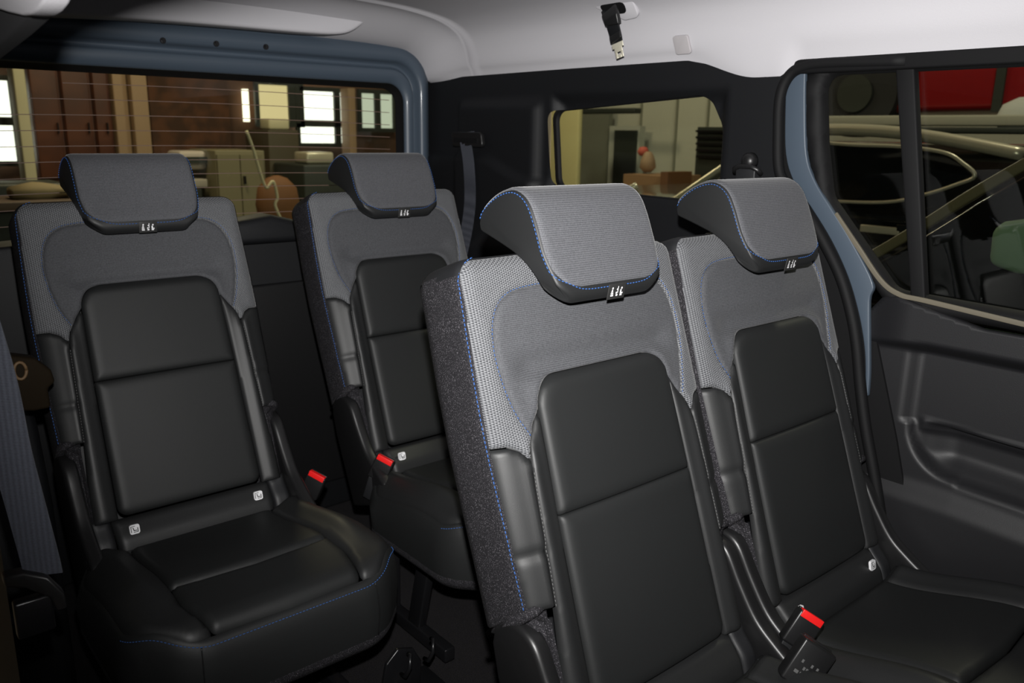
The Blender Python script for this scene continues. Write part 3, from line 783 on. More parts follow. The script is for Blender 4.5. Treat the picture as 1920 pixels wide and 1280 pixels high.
def smooth_v(pts, n=5): return [Vector(q) for q in smooth_line([tuple(p) for p in pts], n)]

def copy_tree(o, parent=None):
    c = o.copy(); COL.objects.link(c); c.parent = parent
    for ch in list(o.children): copy_tree(ch, c)
    return c

r2 = build_seat('car_seat', (.6717, .7479, .4928), 19.54, dict(yb=-.075, yf=-.52, zt=-.062, zb=-.118, zbot=-.22, hw=.240, out=.2))
tag(r2, 'dark seat nearest the camera, large blue-stitched backrest with grey cloth shoulders in the picture centre', 'car seat', 'seats in the car')
r2b = copy_tree(r2); r2b.location.x = 1.1617
for ch in [c for c in r2b.children_recursive if c.name.startswith('edge_stitching')]: bpy.data.objects.remove(ch)
for ch in [c for c in r2.children if c.name.startswith('anchor_marker')]:      # the middle seat has no child seat anchors
    for g_ in list(ch.children): bpy.data.objects.remove(g_)
    bpy.data.objects.remove(ch)
tag(r2b, 'dark seat beside the right rear door, black cushion and blue-stitched grey headrest', 'car seat', 'seats in the car')
r3 = build_seat('car_seat', (.2977, 1.7843, .5181), 20.57, dict(yb=-.075, yf=-.520, zt=-.080, zb=-.118, zbot=-.245, hw=.262, out=1, knit=1))
tag(r3, 'third-row seat at the left with its whole black cushion in view before the rear window', 'car seat', 'seats in the car')
r3b = copy_tree(r3); r3b.location.x = .9618
tag(r3b, 'third-row seat half hidden behind the near seat, below the right end of the rear window', 'car seat', 'seats in the car')

# loose latch mechanism in front of the left third-row seat
t = empty('floor_latch', (.60, 1.36, 0)); tag(t, 'black metal seat latch with two hooks on the carpet below the left cushion', 'latch')
k = MB(); k.box((-.085, -.05, .02), (.085, .06, .05)); k.box((-.06, -.03, 0), (-.03, .03, .03)); k.box((.03, -.03, 0), (.06, .03, .03)); k.build('base', 'dark_metal', t, bev=.004)
k = MB(); k.prism([(-.06, .05), (-.04, .15), (-.01, .175), (.03, .16), (.05, .12), (.045, .05)], lambda a, b, d: Vector((a-.02, d, b)), -.01, .0); k.build('plate', 'dark_metal', t, bev=.003)
for xx, rr in ((-.03, .0), (.04, .015)):
    k = MB(); k.tube([Vector((xx, -.02+rr, .12)), Vector((xx-.005, -.045+rr, .13)), Vector((xx, -.055+rr, .155)), Vector((xx+.008, -.045+rr, .178)), Vector((xx+.012, -.03+rr, .170))], .0045, 8); k.build('hook', 'metal' if 0 else 'dark_metal', t, smooth=True)
k = MB(); k.tube([Vector((-.02, -.06, .05)), Vector((.01, -.075, .042)), Vector((.03, -.10, .018)), Vector((.035, -.13, .012))], .004, 8); k.build('rod', 'metal', t, smooth=True)

# ------------------------------------------------------------------ buckles
def buckle(loc, ax_up, face, label, red=True, size=1.0, imprint=False):
    """box buckle: ax_up = direction of the slot end, face = direction of the broad face"""
    t = empty('belt_buckle', loc); tag(t, label, 'seat belt buckle', 'seat belt buckles')
    zu = Vector(ax_up).normalized(); fv = Vector(face); fv = (fv-zu*fv.dot(zu)).normalized(); xv = fv.cross(zu).normalized()
    def L_(a, b, c): return (xv*a+fv*b+zu*c)*size
    def slab(nm, a0, a1, b0, b1, c0, c1, m, bev, par):
        k = MB(); k.add([L_(a, b, c) for c in (c0, c1) for a, b in ((a0, b0), (a1, b0), (a1, b1), (a0, b1))], [(0, 3, 2, 1), (4, 5, 6, 7), (0, 1, 5, 4), (1, 2, 6, 5), (2, 3, 7, 6), (3, 0, 4, 7)])
        return k.build(nm, m, par, bev=bev)
    body = slab('body', -.024, .024, -.012, .012, -.062, 0, 'plastic', .004, t)
    if red: slab('release_button', -.0205, .0205, .0, .0128, -.0105, .0026, 'red', .001, t)
    slab('slot_edge', -.021, .021, -.0105, -.004, -.010, .0016, 'plastic', .001, t)
    k = MB(); k.add([L_(a, b, c) for c, s_ in ((-.062, 1.), (-.12, .6)) for a, b in ((-.020*s_, -.008*s_), (.020*s_, -.008*s_), (.020*s_, .008*s_), (-.020*s_, .008*s_))], [(0, 3, 2, 1), (4, 5, 6, 7), (0, 1, 5, 4), (1, 2, 6, 5), (2, 3, 7, 6), (3, 0, 4, 7)])
    k.build('stalk', 'plastic_soft', t, bev=.002)
    if imprint:
        k = MB()
        for row, xs in enumerate(([-.012, -.004, .010], [-.010, -.0055, -.001, .0035], [-.006, -.001, .004, .009, .012])):
            for xx in xs:
                k.add([L_(xx+a, .0125, -.030-.008*row+b) for a, b in ((0, 0), (.003, 0), (.003, .0045), (0, .0045))], [(0, 1, 2, 3)])
        k.build('moulded_lettering', 'print', t)
    return t
buckle((.955, .632, .462), (.52, -.20, .82), (-.60, -.75, .25), 'black buckle with long red button leaning on the right seat, behind the plain one', size=1.0)
buckle((.908, .588, .446), (.52, -.20, .82), (-.60, -.72, .30), 'black buckle without visible red, grey moulded lettering, foremost on the right seat', red=False, size=1.25, imprint=True)
buckle((.593, 1.735, .446), (.34, -.25, .9), (-.62, -.7, .4), 'black buckle with red button between the two third-row seats, standing by the left one')
buckle((.752, 1.68, .466), (.34, -.25, .9), (-.62, -.7, .4), 'black buckle with red button against the half hidden third-row seat')

# ------------------------------------------------------------------ belts
o = MB(); o.ribbon(smooth_v([(1.392, 2.19, 1.262), (1.378, 2.185, 1.238), (1.376, 2.165, 1.16), (1.37, 2.150, 1.05), (1.35, 2.14, .96), (1.30, 2.12, .80), (1.29, 2.08, .6)]), Vector((0, 1, .12)), .056, .0016)
tag(o.build('seat_belt', 'belt'), 'dark grey belt strap hanging from the rear quarter trim behind the seats', 'seat belt')
t = empty('seat_belt', (-.098, 1.20, .645)); tag(t, 'grey belt strap hanging at the far left foreground with black tongue at its end', 'seat belt')
o = MB(); o.ribbon(smooth_v([(-.070, .02, .75), (-.046, .01, .52), (-.034, 0, .42), (-.018, 0, .30), (-.012, 0, .20), (-.004, 0, .12), (.004, 0, .04), (.006, 0, .012)]), Vector((.88, -.47, 0)), .049, .0016); o.build('strap', 'belt', t)
k = MB(); k.prism([(-.045, .020), (-.02, .024), (.01, .014), (.028, -.012), (.030, -.036), (.016, -.040), (.010, -.018), (-.02, .0), (-.045, .004)], lambda a, b, d: Vector((a*.88-d*.47*0, -a*.47+d, b)), -.012, .012); k.build('tongue', 'plastic', t, bev=.004)
k = MB(); k.box((-.035, -.01, -.07), (.012, .010, -.015)); k.build('anchor_bracket', 'dark_metal', t, bev=.004)
# brown bracket of the left arm shelf
k = MB()
pts = [P(px, py, 'y', 1.72) for px, py in ((-60, 660), (10, 662), (62, 668), (92, 690), (100, 712), (86, 724), (92, 760), (60, 766), (-60, 766))]
k.prism([(p.x, p.z) for p in pts], XZ, 1.70, 1.74)
t = empty('side_cup_tray', (0, 0, 0)); tag(t, 'brown moulded tray end with a pale ring beside the leftmost belt', 'tray')
k.build('body', 'brown', t, bev=.006)
c = P(38, 695, 'y', 1.697); k = MB(); k.tube([c+Vector((.010*math.cos(a), 0, .016*math.sin(a))) for a in np.linspace(0, 2*math.pi, 17)], .003, 8); k.build('ring', mat('tan_plastic', (.12, .07, .03), .6), t, smooth=True)

# ceiling belt of the middle seat
ac = P(1152, 18, 'x', 1.352)
t = empty('ceiling_belt', ac); tag(t, 'black belt end with steel tongue hanging from an oval recess in the headliner', 'seat belt')
nh = Vector((-.75, -.0, -.66)).normalized(); th_ = nh.cross(Vector((0, 1, 0))).normalized()
if th_.z > 0: th_ = -th_
yh = Vector((0, 1, 0))
def hl(a, b, d): return -yh*a+th_*b+nh*d      # a to picture right, b down the slope
k = MB(); bz = rpoly([(-.055, -.03, .012), (.075, -.030, .018), (.070, .028, .018), (.02, .032, .01), (-.055, -.012, .01)], .004)
k.prism([tuple(q) for q in bz], hl, -.012, .004); k.build('bezel', 'headliner', t, bev=.003)
k = MB(); k.prism([tuple(q) for q in rpoly([(-.038, -.020, .008), (.045, -.022, .012), (.040, .010, .012), (-.030, .010, .008)], .004)], hl, 0, .006); k.build('recess', 'rubber', t)
q0 = lambda x, y, d=0: P(x, y, 'x', 1.352-d)-ac
k = MB(); k.ribbon(smooth_v([q0(1140, 14, .0), q0(1146, 32, .020), q0(1150, 50, .022), q0(1154, 66, .014), q0(1156, 80, .008)]), -yh, .040, .004); k.build('strap', 'belt' if 0 else 'plastic_soft', t, bev=.001)
k = MB(); k.ribbon([q0(1143, 20, .03), q0(1147, 34, .036), q0(1150, 46, .03)], -yh, .046, .014); k.build('strap_keeper', 'plastic', t, bev=.004)
k = MB(); k.ribbon([q0(1153, 64, .024), q0(1156, 76, .024)], -yh, .036, .008); k.build('tongue_grip', 'plastic', t, bev=.002)
def tongue():
    c1 = q0(1157, 80, .02); dn = (q0(1163, 108, .015)-c1); L2 = dn.length; dn.normalize(); xx = (-yh-dn*dn.dot(-yh)).normalized(); nn = xx.cross(dn)
    k = MB()
    def bar(a0, b0, a1, b1): k.add([c1+xx*a+dn*b+nn*d for d in (-.0012, .0012) for a, b in ((a0, b0), (a1, b0), (a1, b1), (a0, b1))], [(0, 3, 2, 1), (4, 5, 6, 7), (0, 1, 5, 4), (1, 2, 6, 5), (2, 3, 7, 6), (3, 0, 4, 7)])
    bar(-.019, 0, .019, .012); bar(-.013, .012, .013, .022); bar(-.013, .022, -.006, L2); bar(.006, .022, .013, L2); bar(-.006, L2-.009, .006, L2)
    return k.build('steel_tongue', 'metal', t, bev=.0008)
tongue()
# square blanking cover on the headliner
cc = P(1279, 84, 'x', 1.404); t = empty('cover_cap', cc); tag(t, 'small square light grey cap in the headliner right of the hanging belt', 'cap')
th2 = Vector((.28, 0, -.96)); nh2 = Vector((-.96, 0, -.28))
def h2(a, b, d): return -yh*a+th2*b+nh2*d
k = MB(); k.prism([tuple(q) for q in rpoly([(-.026, -.022, .007), (.020, -.022, .007), (.026, .022, .007), (-.020, .022, .007)], .003)], h2, -.004, .003); k.build('plate', mat('grey_plastic', (.40, .38, .39), .5), t, bev=.0015)
k = MB(); k.box((-.002, -.003, -.003), (.004, .003, .003)); k.build('stud', 'metal' if 0 else 'headliner', t)

# coat hook cluster on the D pillar
c = P(1408, 302, 'x', 1.41); t = empty('belt_anchor', c); tag(t, 'black round belt anchor with side lugs on the pillar above the right headrest', 'belt anchor')
k = MB(); k.tube([Vector((.0, 0, 0)), Vector((-.012, 0, 0)), Vector((-.022, 0, 0))], [.020, .019, .012], 20); k.build('knob', 'plastic', t, smooth=True)
k = MB(); k.tube([Vector((-.008, .035, -.028)), Vector((-.018, .030, -.018)), Vector((-.02, .016, -.012)), Vector((-.02, -.016, -.012)), Vector((-.018, -.030, -.018)), Vector((-.008, -.035, -.028))], .006, 8); k.build('bracket', 'plastic', t, smooth=True)
k = MB(); k.box((-.02, -.026, -.06), (.006, .026, -.012)); k.build('webbing_end', 'vinyl', t, bev=.003)

exec_garage = True
# ================================================================== THE GARAGE OUTSIDE
def em(name, col, s): return mat(name, (0, 0, 0), .5, emit=(col, s))
M['ground'] = mat('garage_floor_paint', (.22, .20, .17), .5, bump=(20, .2, .003))
M['wood_red'] = mat('red_brown_board', (.125, .036, .014), .55, vary=(3, (.075, .022, .010), .4, .6))
M['wood_tan'] = mat('tan_post', (.40, .26, .15), .6)
M['cream'] = mat('cream_board', (.62, .56, .36), .7)
M['whitewall'] = mat('cream_steel_cladding', (.58, .56, .45), .7)
M['darkwall'] = mat('dark_brown_wall', (.055, .030, .018), .8, vary=(1.5, (.11, .05, .025), .4, .6))
M['olive'] = mat('olive_cabinet', (.22, .19, .11), .6)
M['darkbox'] = mat('dark_green_cabinet', (.03, .035, .028), .5)
M['cardboard'] = mat('cardboard', (.36, .20, .095), .8)
M['orange'] = mat('orange_bag', (.20, .085, .03), .7)
M['carblack'] = mat('black_car_paint', (.010, .010, .009), .18, coat=1)
M['carglass'] = mat('dark_car_glass', (.006, .006, .006), .08)
M['chrome'] = mat('brushed_chrome', (.72, .66, .50), .32, .45)
M['redpaint'] = mat('red_van_paint', (.30, .008, .010), .35, coat=.5)
M['tyre'] = mat('tyre_rubber', (.015, .015, .016), .7)
M['green'] = mat('pale_green_cloth', (.16, .26, .16), .7)
M['pinkred'] = mat('coral_cloth', (.62, .12, .08), .7)
M['sky_bright'] = em('daylight_pane', (1, .97, .88), 2.6)
M['sky_yellow'] = em('sunlit_pane', (1, .80, .42), 1.0)
M['tube'] = em('lamp_tube', (1, .9, .7), 3.0)
struct(bx('floor_garage', (-6, -3, -.42), (12, 13, -.36), 'ground'))
def slab(name, x0, y0, x1, y1, ax, val, depth, m, parent=None, bev=0, down=False):
    xm, ym = (x0+x1)/2, (y0+y1)/2
    a = P(x0, ym, ax, val); b = P(x1, ym, ax, val); a.z = P(xm, y0, ax, val).z; b.z = P(xm, y1, ax, val).z
    if parent: a -= Vector(parent.location); b -= Vector(parent.location); val -= parent.location['xyz'.index(ax)]
    i = 'xyz'.index(ax); lo = [min(a[j], b[j]) for j in range(3)]; hi = [max(a[j], b[j]) for j in range(3)]
    lo[i] = val; hi[i] = val+depth
    if down: lo[2] = -.36-(parent.location.z if parent else 0)
    return bx(name, lo, hi, m, parent, bev)
YB = 9.0
# back wall with window bays, built as piers and a lintel around the real openings
struct(bx('wall_back', (-6, 9.6, -.4), (12, 9.75, 4.5), 'darkwall'), )
struct(bx('ceiling_garage', (-6, -3, 4.5), (12, 13, 4.6), 'darkwall'))
struct(bx('wall_right_garage', (8.2, -3, -.4), (8.35, 9.6, 4.5), 'whitewall'))
def window(name, x0, y0, x1, y1, val, m, mull=(), label=None):
    t = empty(name, P((x0+x1)/2, y1, 'y', val)); struct(t, label)
    slab('pane', x0, y0, x1, y1, 'y', val, .02, m, t)
    ym = (y0+y1)/2; a = P(x0, ym, 'y', val)-Vector(t.location); b = P(x1, ym, 'y', val)-Vector(t.location)
    a.z = P((x0+x1)/2, y0, 'y', val).z-t.location.z; b.z = P((x0+x1)/2, y1, 'y', val).z-t.location.z
    k = MB(); f = .05
    k.box((a.x-f, -.04, b.z-f), (b.x+f, .0, b.z)); k.box((a.x-f, -.04, a.z), (b.x+f, 0, a.z+f)); k.box((a.x-f, -.04, b.z), (a.x, 0, a.z)); k.box((b.x, -.04, b.z), (b.x+f, 0, a.z))
    for mx in mull:
        if mx[0] == 'v': xx = blend(a.x, b.x, mx[1]); k.box((xx-.04, -.04, b.z), (xx+.04, -.001, a.z))
        else: zz = blend(b.z, a.z, mx[1]); k.box((a.x, -.04, zz-.04), (b.x, -.001, zz+.04))
    k.build('window_frame', 'darkbox', t); return t
window('window_5', -60, 150, 22, 302, 9.5, 'sky_bright', (('h', .5),), 'tall bright garage window at the far left')
window('window_6', 484, 160, 560, 230, 9.5, 'sky_yellow', (('v', .80),), 'garage window showing a sunlit yellow wall')
window('window_7', 560, 172, 652, 268, 9.5, 'sky_bright', (('v', .76), ('h', .38)), 'brightest garage window behind the rear glass')
window('window_8', 676, 176, 735, 240, 9.5, em('pale_pane', (.95, 1, .80), .75), (('v', .5),), 'pale green garage window at the right of the rear glass')
T = lambda o, l, c, g=None: tag(o, l, c, g)
T(slab('roof_post', 36, 120, 58, 345, 'y', 8.6, .25, 'cream', bev=.01, down=True), 'pale post right of the leftmost bright window', 'post')
T(slab('tan_post', 216, 130, 242, 290, 'y', 8.8, .2, 'wood_tan', bev=.01, down=True), 'tan upright board left of the dark gap in the cupboards', 'post')
T(slab('tan_post', 250, 130, 280, 290, 'y', 8.7, .2, 'wood_tan', bev=.01, down=True), 'wider tan upright board beside the brown wall', 'post')
for i, (a, b, lab) in enumerate(((62, 118, 'red-brown cupboard next to the pale post'), (120, 176, 'red-brown cupboard in the middle of the three'), (178, 211, 'narrow dark red-brown cupboard beside the tan board'))):
    t = empty('cupboard', P((a+b)/2, 345, 'y', 8.9)); T(t, lab, 'cupboard', 'cupboards behind the rear window')
    slab('body', a, 118, b, 345, 'y', 8.9, .5, 'wood_red', t, down=True)
    slab('door', a+3, 124, b-3, 335, 'y', 8.86, .04, 'wood_red', t, bev=.01)
    slab('handle', b-9, 230, b-7, 250, 'y', 8.82, .04, 'dark_metal', t)
T(slab('lamp_tube', 459, 167, 467, 228, 'y', 9.53, .07, 'tube'), 'upright glowing lamp tube left of the yellow window', 'lamp')
T(slab('brick_pier', 282, 130, 430, 300, 'y', 9.3, .25, mat('brown_brick', (.13, .05, .022), .8, vary=(6, (.07, .03, .015), .4, .6)), down=True), 'broad brown brick pier in the middle of the rear window view', 'pier')
T(slab('tan_post', 655, 165, 668, 300, 'y', 9.0, .2, 'wood_tan', bev=.01, down=True), 'thin tan post between the bright and the pale windows', 'post')
# workbench things
t = empty('printer', P(370, 322, 'y', 7.0)); T(t, 'white and grey office printer on the bench above the left headrest', 'printer')
slab('body', 336, 283, 388, 318, 'y', 7.0, .3, mat('printer_white', (.55, .47, .40), .5), t, bev=.03); slab('paper_slot', 352, 294, 395, 306, 'y', 6.97, .04, 'darkbox', t)
slab('tray', 345, 336, 390, 352, 'y', 6.92, .4, mat('printer_tray', (.5, .45, .38), .5), t, bev=.01)
T(bx('bench', (P(180, 360, 'y', 6.9).x, 6.9, -.36), (P(402, 356, 'y', 6.9).x-.10, 7.6, P(300, 356, 'y', 6.9).z), 'darkbox', bev=.01), 'dark workbench under the printer', 'bench')
for i, (a, b, y0, lab) in enumerate(((408, 500, 282, 'olive metal cabinet in two doors behind the cable'),)):
    t = empty('metal_cabinet', P((a+b)/2, 400, 'y', 6.8)); T(t, lab, 'cabinet')
    slab('body', a, y0, b, 440, 'y', 6.8, .6, 'olive', t, bev=.01, down=True); slab('door', a+4, y0+8, (a+b)/2-1, 436, 'y', 6.77, .03, 'olive', t); slab('door', (a+b)/2+1, y0+8, b-4, 436, 'y', 6.77, .03, 'olive', t)
    slab('handle', (a+b)/2+5, 330, (a+b)/2+8, 345, 'y', 6.74, .03, 'dark_metal', t)
T(slab('tall_cabinet', 505, 244, 562, 345, 'y', 7.2, .5, mat('brown_cabinet', (.07, .055, .03), .6), bev=.01, down=True), 'dark brown cabinet standing right of the olive one', 'cabinet')
T(slab('dark_chest', 570, 308, 700, 352, 'y', 6.6, .6, 'darkbox', bev=.02, down=True), 'long dark chest below the brightest window', 'chest')
# round bag and cord
c = P(520, 362, 'y', 5.9); k = MB()
k.loft([[c+Vector((rx_*math.cos(a), rx_*.6*math.sin(a), dz)) for a in np.linspace(0, 2*math.pi, 20, endpoint=False)] for rx_, dz in ((.10, -.28), (.15, -.2), (.17, -.08), (.15, .04), (.08, .11), (.02, .13))])
T(k.build('bag', 'orange', smooth=True), 'rounded orange-brown bag between the two third-row seats', 'bag')
k = MB(); k.tube(smooth_v([P(x, y, 'y', 5.6) for x, y in ((462, 245), (475, 280), (490, 330), (500, 352), (512, 340), (520, 370), (516, 385), (530, 418))]), .011, 8); T(k.build('cord', 'cream', smooth=True), 'pale cord hanging down in front of the olive cabinet', 'cord')
# clutter on the left
c = P(60, 360, 'y', 5.0); k = MB(); k.loft([[c+Vector((a1+.04*s, .1*math.cos(b1), h*math.sin(b1))) for b1 in np.linspace(0, 2*math.pi, 10, endpoint=False)] for a1, h, s in ((-.10, .03, 0), (-.03, .055, 1), (.06, .05, 0), (.16, .03, 0), (.24, .01, 0))])
T(k.build('cloth_bundle', mat('tan_cloth', (.34, .26, .14), .8), smooth=True), 'tan cloth bundle lying at the bottom left of the rear window', 'cloth')
T(slab('black_case', -60, 345, 130, 372, 'y', 5.3, .4, 'darkbox', bev=.02, down=True), 'black case behind the tan bundle', 'case')
T(slab('table', -80, 378, 150, 396, 'y', 4.8, .45, mat('brown_table_top', (.10, .06, .04), .6), bev=.01), 'brown table edge carrying the tan bundle', 'table')
pc = P(533, 244, 'y', 7.2)
T(bx('parcel', (pc.x-.12, 7.25, pc.z+.002), (pc.x+.08, 7.45, pc.z+.10), 'cream', bev=.02), 'pale parcel on the dark brown cabinet', 'parcel')
pc = P(610, 308, 'y', 6.6)
T(bx('parcel', (pc.x-.12, 6.7, pc.z+.002), (pc.x+.14, 6.95, pc.z+.10), 'chrome', bev=.02), 'shiny metal box on the long dark chest', 'box')
T(bx('stool', (P(505, 390, 'y', 5.9).x, 5.8, -.36), (P(540, 390, 'y', 5.9).x, 6.0, P(520, 362, 'y', 5.9).z-.285), 'darkbox', bev=.01), 'dark stool under the orange-brown bag', 'stool')

# ---- view through the quarter window (towards the cream cladding)
XR = 6.6
struct(slab('wall_cladding', 1085, 150, 1420, 420, 'x', XR, .1, 'whitewall'))
for i, x in enumerate((1196, 1262, 1320)):
    T(slab('cladding_rib', x, 150, x+2, 420, 'x', XR-.03, .05, mat('rib_shade', (.30, .29, .22), .7)), ('thin upright joint beside the glazed door', 'thin upright joint left of the black shelf', 'thin upright joint above the black shelf')[i], 'joint cover', 'joints of the cream cladding')
T(slab('folding_panel', 1030, 190, 1082, 430, 'x', 5.4, .06, mat('pale_yellow_curtain', (.70, .62, .30), .8), bev=.02, down=True), 'pale yellow panel at the left of the quarter window', 'panel')
t = empty('office_door', P(1165, 345, 'x', 6.4)); T(t, 'glazed office door in pale frame seen through the quarter window', 'door')
slab('door_frame', 1139, 236, 1196, 420, 'x', 6.4, .08, mat('pale_frame', (.50, .50, .42), .6), t, down=True); slab('glazing', 1150, 244, 1190, 345, 'x', 6.37, .03, 'darkbox', t)
T(slab('shadow_sheet', 1084, 205, 1138, 420, 'x', 6.45, .06, mat('shaded_wall_tone', (.20, .20, .155), .7), down=True), 'grey green sheet painting the shaded wall left of the glazed door', 'panel')  # shadow on the pale wall, made as a darker sheet
T(slab('hoist_beam', 1084, 203, 1190, 213, 'x', 5.9, .1, 'darkbox', bev=.01), 'dark horizontal beam above the glazed door', 'beam')
t = empty('shelf_rack', P(1330, 330, 'x', 5.6)); T(t, 'black slatted rack at the right of the quarter window', 'rack')
slab('frame', 1302, 238, 1380, 420, 'x', 5.6, .4, 'darkbox', t, down=True)
for i in range(5): slab('slat', 1304, 244+i*12, 1380, 248+i*12, 'x', 5.57, .03, 'dark_metal', t)
t = empty('doll_figure', P(1222, 322, 'x', 5.2)); T(t, 'small cloth figure with coral top standing on the cardboard box', 'figure')
c = P(1215, 300, 'x', 5.2)-Vector(t.location)
k = MB(); k.loft([[c+Vector((r_*math.cos(a), r_*math.sin(a), dz)) for a in np.linspace(0, 2*math.pi, 14, endpoint=False)] for r_, dz in ((.03, -.10), (.07, -.06), (.06, 0), (.04, .05), (.02, .07))]); k.build('body', 'wood_tan', t, smooth=True)
c = P(1206, 284, 'x', 5.2)-Vector(t.location)
k = MB(); k.loft([[c+Vector((r_*math.cos(a), r_*math.sin(a), dz)) for a in np.linspace(0, 2*math.pi, 14, endpoint=False)] for r_, dz in ((.005, -.04), (.035, -.03), (.05, 0), (.03, .035), (.005, .04))]); k.build('head', 'pinkred', t, smooth=True)
t = empty('cardboard_box', P(1212, 355, 'x', 5.0)); T(t, 'brown cardboard box with open flap seen through the quarter window', 'box')
slab('body', 1168, 328, 1240, 380, 'x', 5.0, .5, 'cardboard', t)
T(bx('low_table', (4.9, P(1250, 380, 'x', 5.0).y, -.36), (5.5, P(1150, 380, 'x', 5.0).y, P(1200, 380, 'x', 5.0).z-.002), 'darkbox', bev=.01), 'dark low table carrying the cardboard box', 'table'); slab('flap', 1238, 322, 1252, 352, 'x', 4.95, .3, 'orange', t)

# ---- parked vehicles seen through the side glass
def outline_x(pts, x): return [(P(px, py, 'x', x).y, P(px, py, 'x', x).z) for px, py in pts]
XS = 3.0
suv = empty('parked_car', (XS, 1.6, -.36)); T(suv, 'black estate car with chrome window line and silver roof rail outside the right windows', 'car')
s0_ = Vector(suv.location)
def sv(y, z, x): return Vector((x, y, z))-s0_
# z levels measured through the window: rail 1.26, window line 1.02 .. 1.2
rail = outline_x([(1470, 250), (1545, 243), (1650, 246), (1740, 256), (1830, 272), (1920, 290)], XS+.15)
body_top = 1.02
cab = MB(); zt_ = 1.235
# cabin: loft from sill line (wide) to roof (narrow)
def rect_loop(y0, y1, x0, x1, z): return [sv(y0, z, x0), sv(y1, z, x0), sv(y1, z, x1), sv(y0, z, x1)]
yr, yfn = -.6, 3.9
body = MB(); body.loft([rect_loop(yr, yfn, XS+.02, XS+1.8, -.12), rect_loop(yr-.05, yfn+.06, XS, XS+1.82, .3), rect_loop(yr-.05, yfn+.05, XS, XS+1.82, .78), rect_loop(yr, yfn, XS+.03, XS+1.79, .93)])
body.build('body', 'carblack', suv, bev=.05)
wsb = P(1286, 352, 'x', XS+.08); wst = P(1440, 258, 'x', XS+.18)
cab = MB(); cab.loft([rect_loop(yr+.05, wsb.y+.02, XS+.04, XS+1.78, .92), rect_loop(yr+.15, blend(wsb.y, wst.y, .75), XS+.12, XS+1.70, 1.17), rect_loop(yr+.3, wst.y, XS+.20, XS+1.62, 1.25)])
cab.build('cabin', 'carblack', suv, bev=.05)
k = MB(); k.tube([sv(wsb.y+.10, .93, XS+.04), sv(wsb.y+.03, .96, XS+.05), sv(blend(wsb.y, wst.y, .75)+.02, 1.17, XS+.115), sv(wst.y+.01, 1.245, XS+.19)], .016, 8); k.build('windscreen_trim', 'chrome', suv, smooth=True)
k = MB(); k.tube(smooth_v([sv(wsb.y+.16, 1.02, XS-.10), sv(wsb.y+.20, .985, XS-.14), sv(wsb.y+.10, .955, XS-.12), sv(wsb.y-.02, .95, XS-.04)]), .018, 8); k.build('mirror_trim', 'chrome', suv, smooth=True)
wl = outline_x([(1500, 262), (1590, 272), (1690, 276), (1770, 288), (1802, 306), (1826, 330), (1790, 346), (1740, 362), (1680, 376), (1610, 378), (1500, 372)], XS-.005)
k = MB(); k.prism(wl, sv, XS+.005, XS+.07); k.build('side_glass', 'carglass', suv, bev=.008)
lp = [Vector((XS-.006, y, z))-s0_ for y, z in outline_x([(1490, 262), (1590, 271), (1690, 275), (1770, 286), (1804, 305), (1828, 330), (1790, 347), (1740, 363), (1680, 377), (1610, 379), (1490, 372)], XS-.006)]
k = MB(); k.tube(smooth_v(lp), .0075, 8); k.build('window_trim', 'chrome', suv, smooth=True)
k = MB(); k.tube(smooth_v([Vector((XS+.15, y, z))-s0_ for y, z in rail]), .025, 8); k.build('roof_rail', 'chrome', suv, smooth=True)
for yy in (.2, 3.3):
    k = MB(); k.cyl(sv(yy, -.02, XS+.01), sv(yy, -.02, XS+.22), .34, 32); wh = k.build('wheel', 'tyre', suv, smooth=False); k = MB(); k.cyl(sv(yy, -.02, XS-.005), sv(yy, -.02, XS+.05), .2, 24); k.build('rim', 'chrome', wh)
for px_ in (1655, 1725):
    y_, z_ = outline_x([(px_, 430)], XS)[0]; k = MB(); k.ribbon([sv(y_-.08, z_, XS-.02), sv(y_+.08, z_, XS-.02)], Vector((0, 0, 1)), .03, .02); k.build('door_handle', 'chrome' if px_ == 1655 else 'carblack', suv, bev=.004)

# nearer dark car: its sloping windscreen pillar crosses the door glass
XN = 2.15
nc = empty('parked_car', (XN, .5, -.36)); T(nc, 'near dark car whose sloping pale windscreen edge crosses the door glass', 'car')
n0 = Vector(nc.location)
def nv_(y, z, x): return Vector((x, y, z))-n0
pil = outline_x([(1560, 520), (1640, 478), (1730, 425), (1830, 362), (1960, 288)], XN)
k = MB(); k.ribbon(smooth_v([nv_(y, z, XN-.01) for y, z in pil]), Vector((0, 0, 1)), .030, .03); k.build('windscreen_edge', mat('dull_bronze_trim', (.13, .11, .06), .35), nc, bev=.006)
y0n, z0n = pil[0]; y1n, z1n = pil[-1]
body = MB(); body.prism([(y0n+.9, -.15), (y0n+.95, .45), (y0n+.55, z0n-.07), (y0n, z0n-.035), (y0n-.2, z0n-.05), (-2.6, z0n-.05), (-2.6, -.15)], nv_, XN, XN+.7); body.build('body', 'carblack', nc, bev=.03)
cabp = [(p[0], p[1]-.025) for p in pil]+[(-1.6, z1n+.02), (-2.2, z0n-.04)]
k = MB(); k.prism(cabp, nv_, XN+.02, XN+.66); k.build('side_window', 'carglass', nc, bev=.01)
for yy in (y0n+.35,):
    k = MB(); k.cyl(nv_(yy, -.02, XN-.02), nv_(yy, -.02, XN+.2), .33, 28); k.build('wheel', 'tyre', nc)
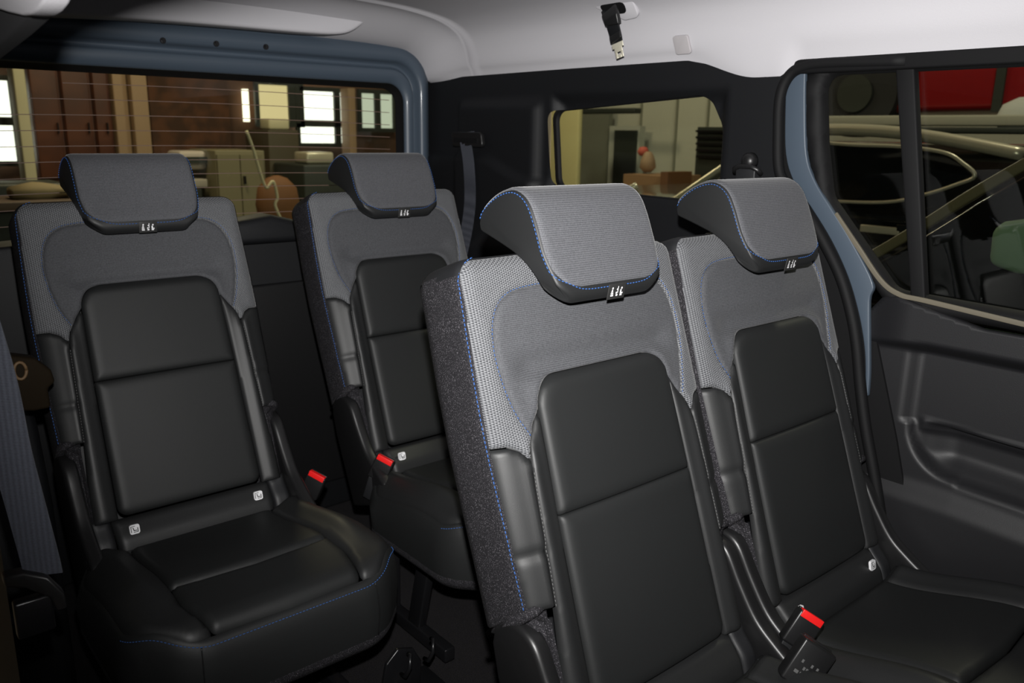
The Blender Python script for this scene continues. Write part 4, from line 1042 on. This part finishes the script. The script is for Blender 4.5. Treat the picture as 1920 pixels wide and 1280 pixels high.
gp = outline_x([(1862, 430), (1885, 415), (1960, 405), (1960, 520), (1905, 512), (1856, 495)], XN-.10)
k = MB(); k.prism(gp, XYZ, XN-.12, XN-.03); T(k.build('green_cover', 'green', bev=.02), 'pale green cloth cover hanging on the near dark car', 'cloth')

# red van high up with its wheel, and the pale shelf band beneath it
XV = 5.2
van = empty('red_van', P(1800, 205, 'x', XV)); T(van, 'red van raised behind the parked cars above the pale ledge', 'van')
v0 = Vector(van.location)
vo = outline_x([(1500, 30), (1500, 211), (1700, 211), (1990, 204), (1990, 20)], XV)
k = MB(); k.prism(vo, lambda y, z, x: Vector((x, y, z))-v0, XV, XV+1.6); k.build('body', 'redpaint', van, bev=.04)
cw = P(1612, 176, 'x', XV)-v0; k = MB(); k.cyl(cw+Vector((-.06, 0, 0)), cw+Vector((.1, 0, 0)), .28, 32); wh = k.build('wheel', 'tyre', van); k = MB(); k.cyl(cw+Vector((-.075, 0, 0)), cw+Vector((0, 0, 0)), .12, 24); k.build('rim', 'darkbox', wh)
for px_ in (1706, 1872):
    a_ = P(px_, 120, 'x', XV-.01)-v0; b_ = P(px_+4, 210, 'x', XV-.01)-v0; k = MB(); k.box((a_.x-.01, b_.y, b_.z), (a_.x+.02, a_.y, a_.z)); k.build('door_seam', 'darkbox', van)
T(slab('ledge', 1480, 216, 1990, 236, 'x', 5.0, .11, mat('pale_ledge', (.40, .38, .30), .6), bev=.01), 'long pale ledge under the red van', 'ledge')
T(slab('ledge', 1480, 238, 1990, 250, 'x', 4.9, .09, 'darkbox', bev=.01), 'dark ledge between the pale ledge and the roof rail', 'ledge')
c = P(1905, 236, 'x', 5.0)+Vector((.12, 0, .07)); k = MB(); k.loft([[c+Vector((.1*math.cos(a)*s_, .16*math.sin(a)*s_, dz)) for a in np.linspace(0, 2*math.pi, 16, endpoint=False)] for s_, dz in ((.8, -.1), (1, -.03), (.8, .05), (.3, .09))])
T(k.build('sack', mat('white_sack', (.55, .55, .50), .7), smooth=True), 'rounded white sack on the ledge at the right picture edge', 'sack')
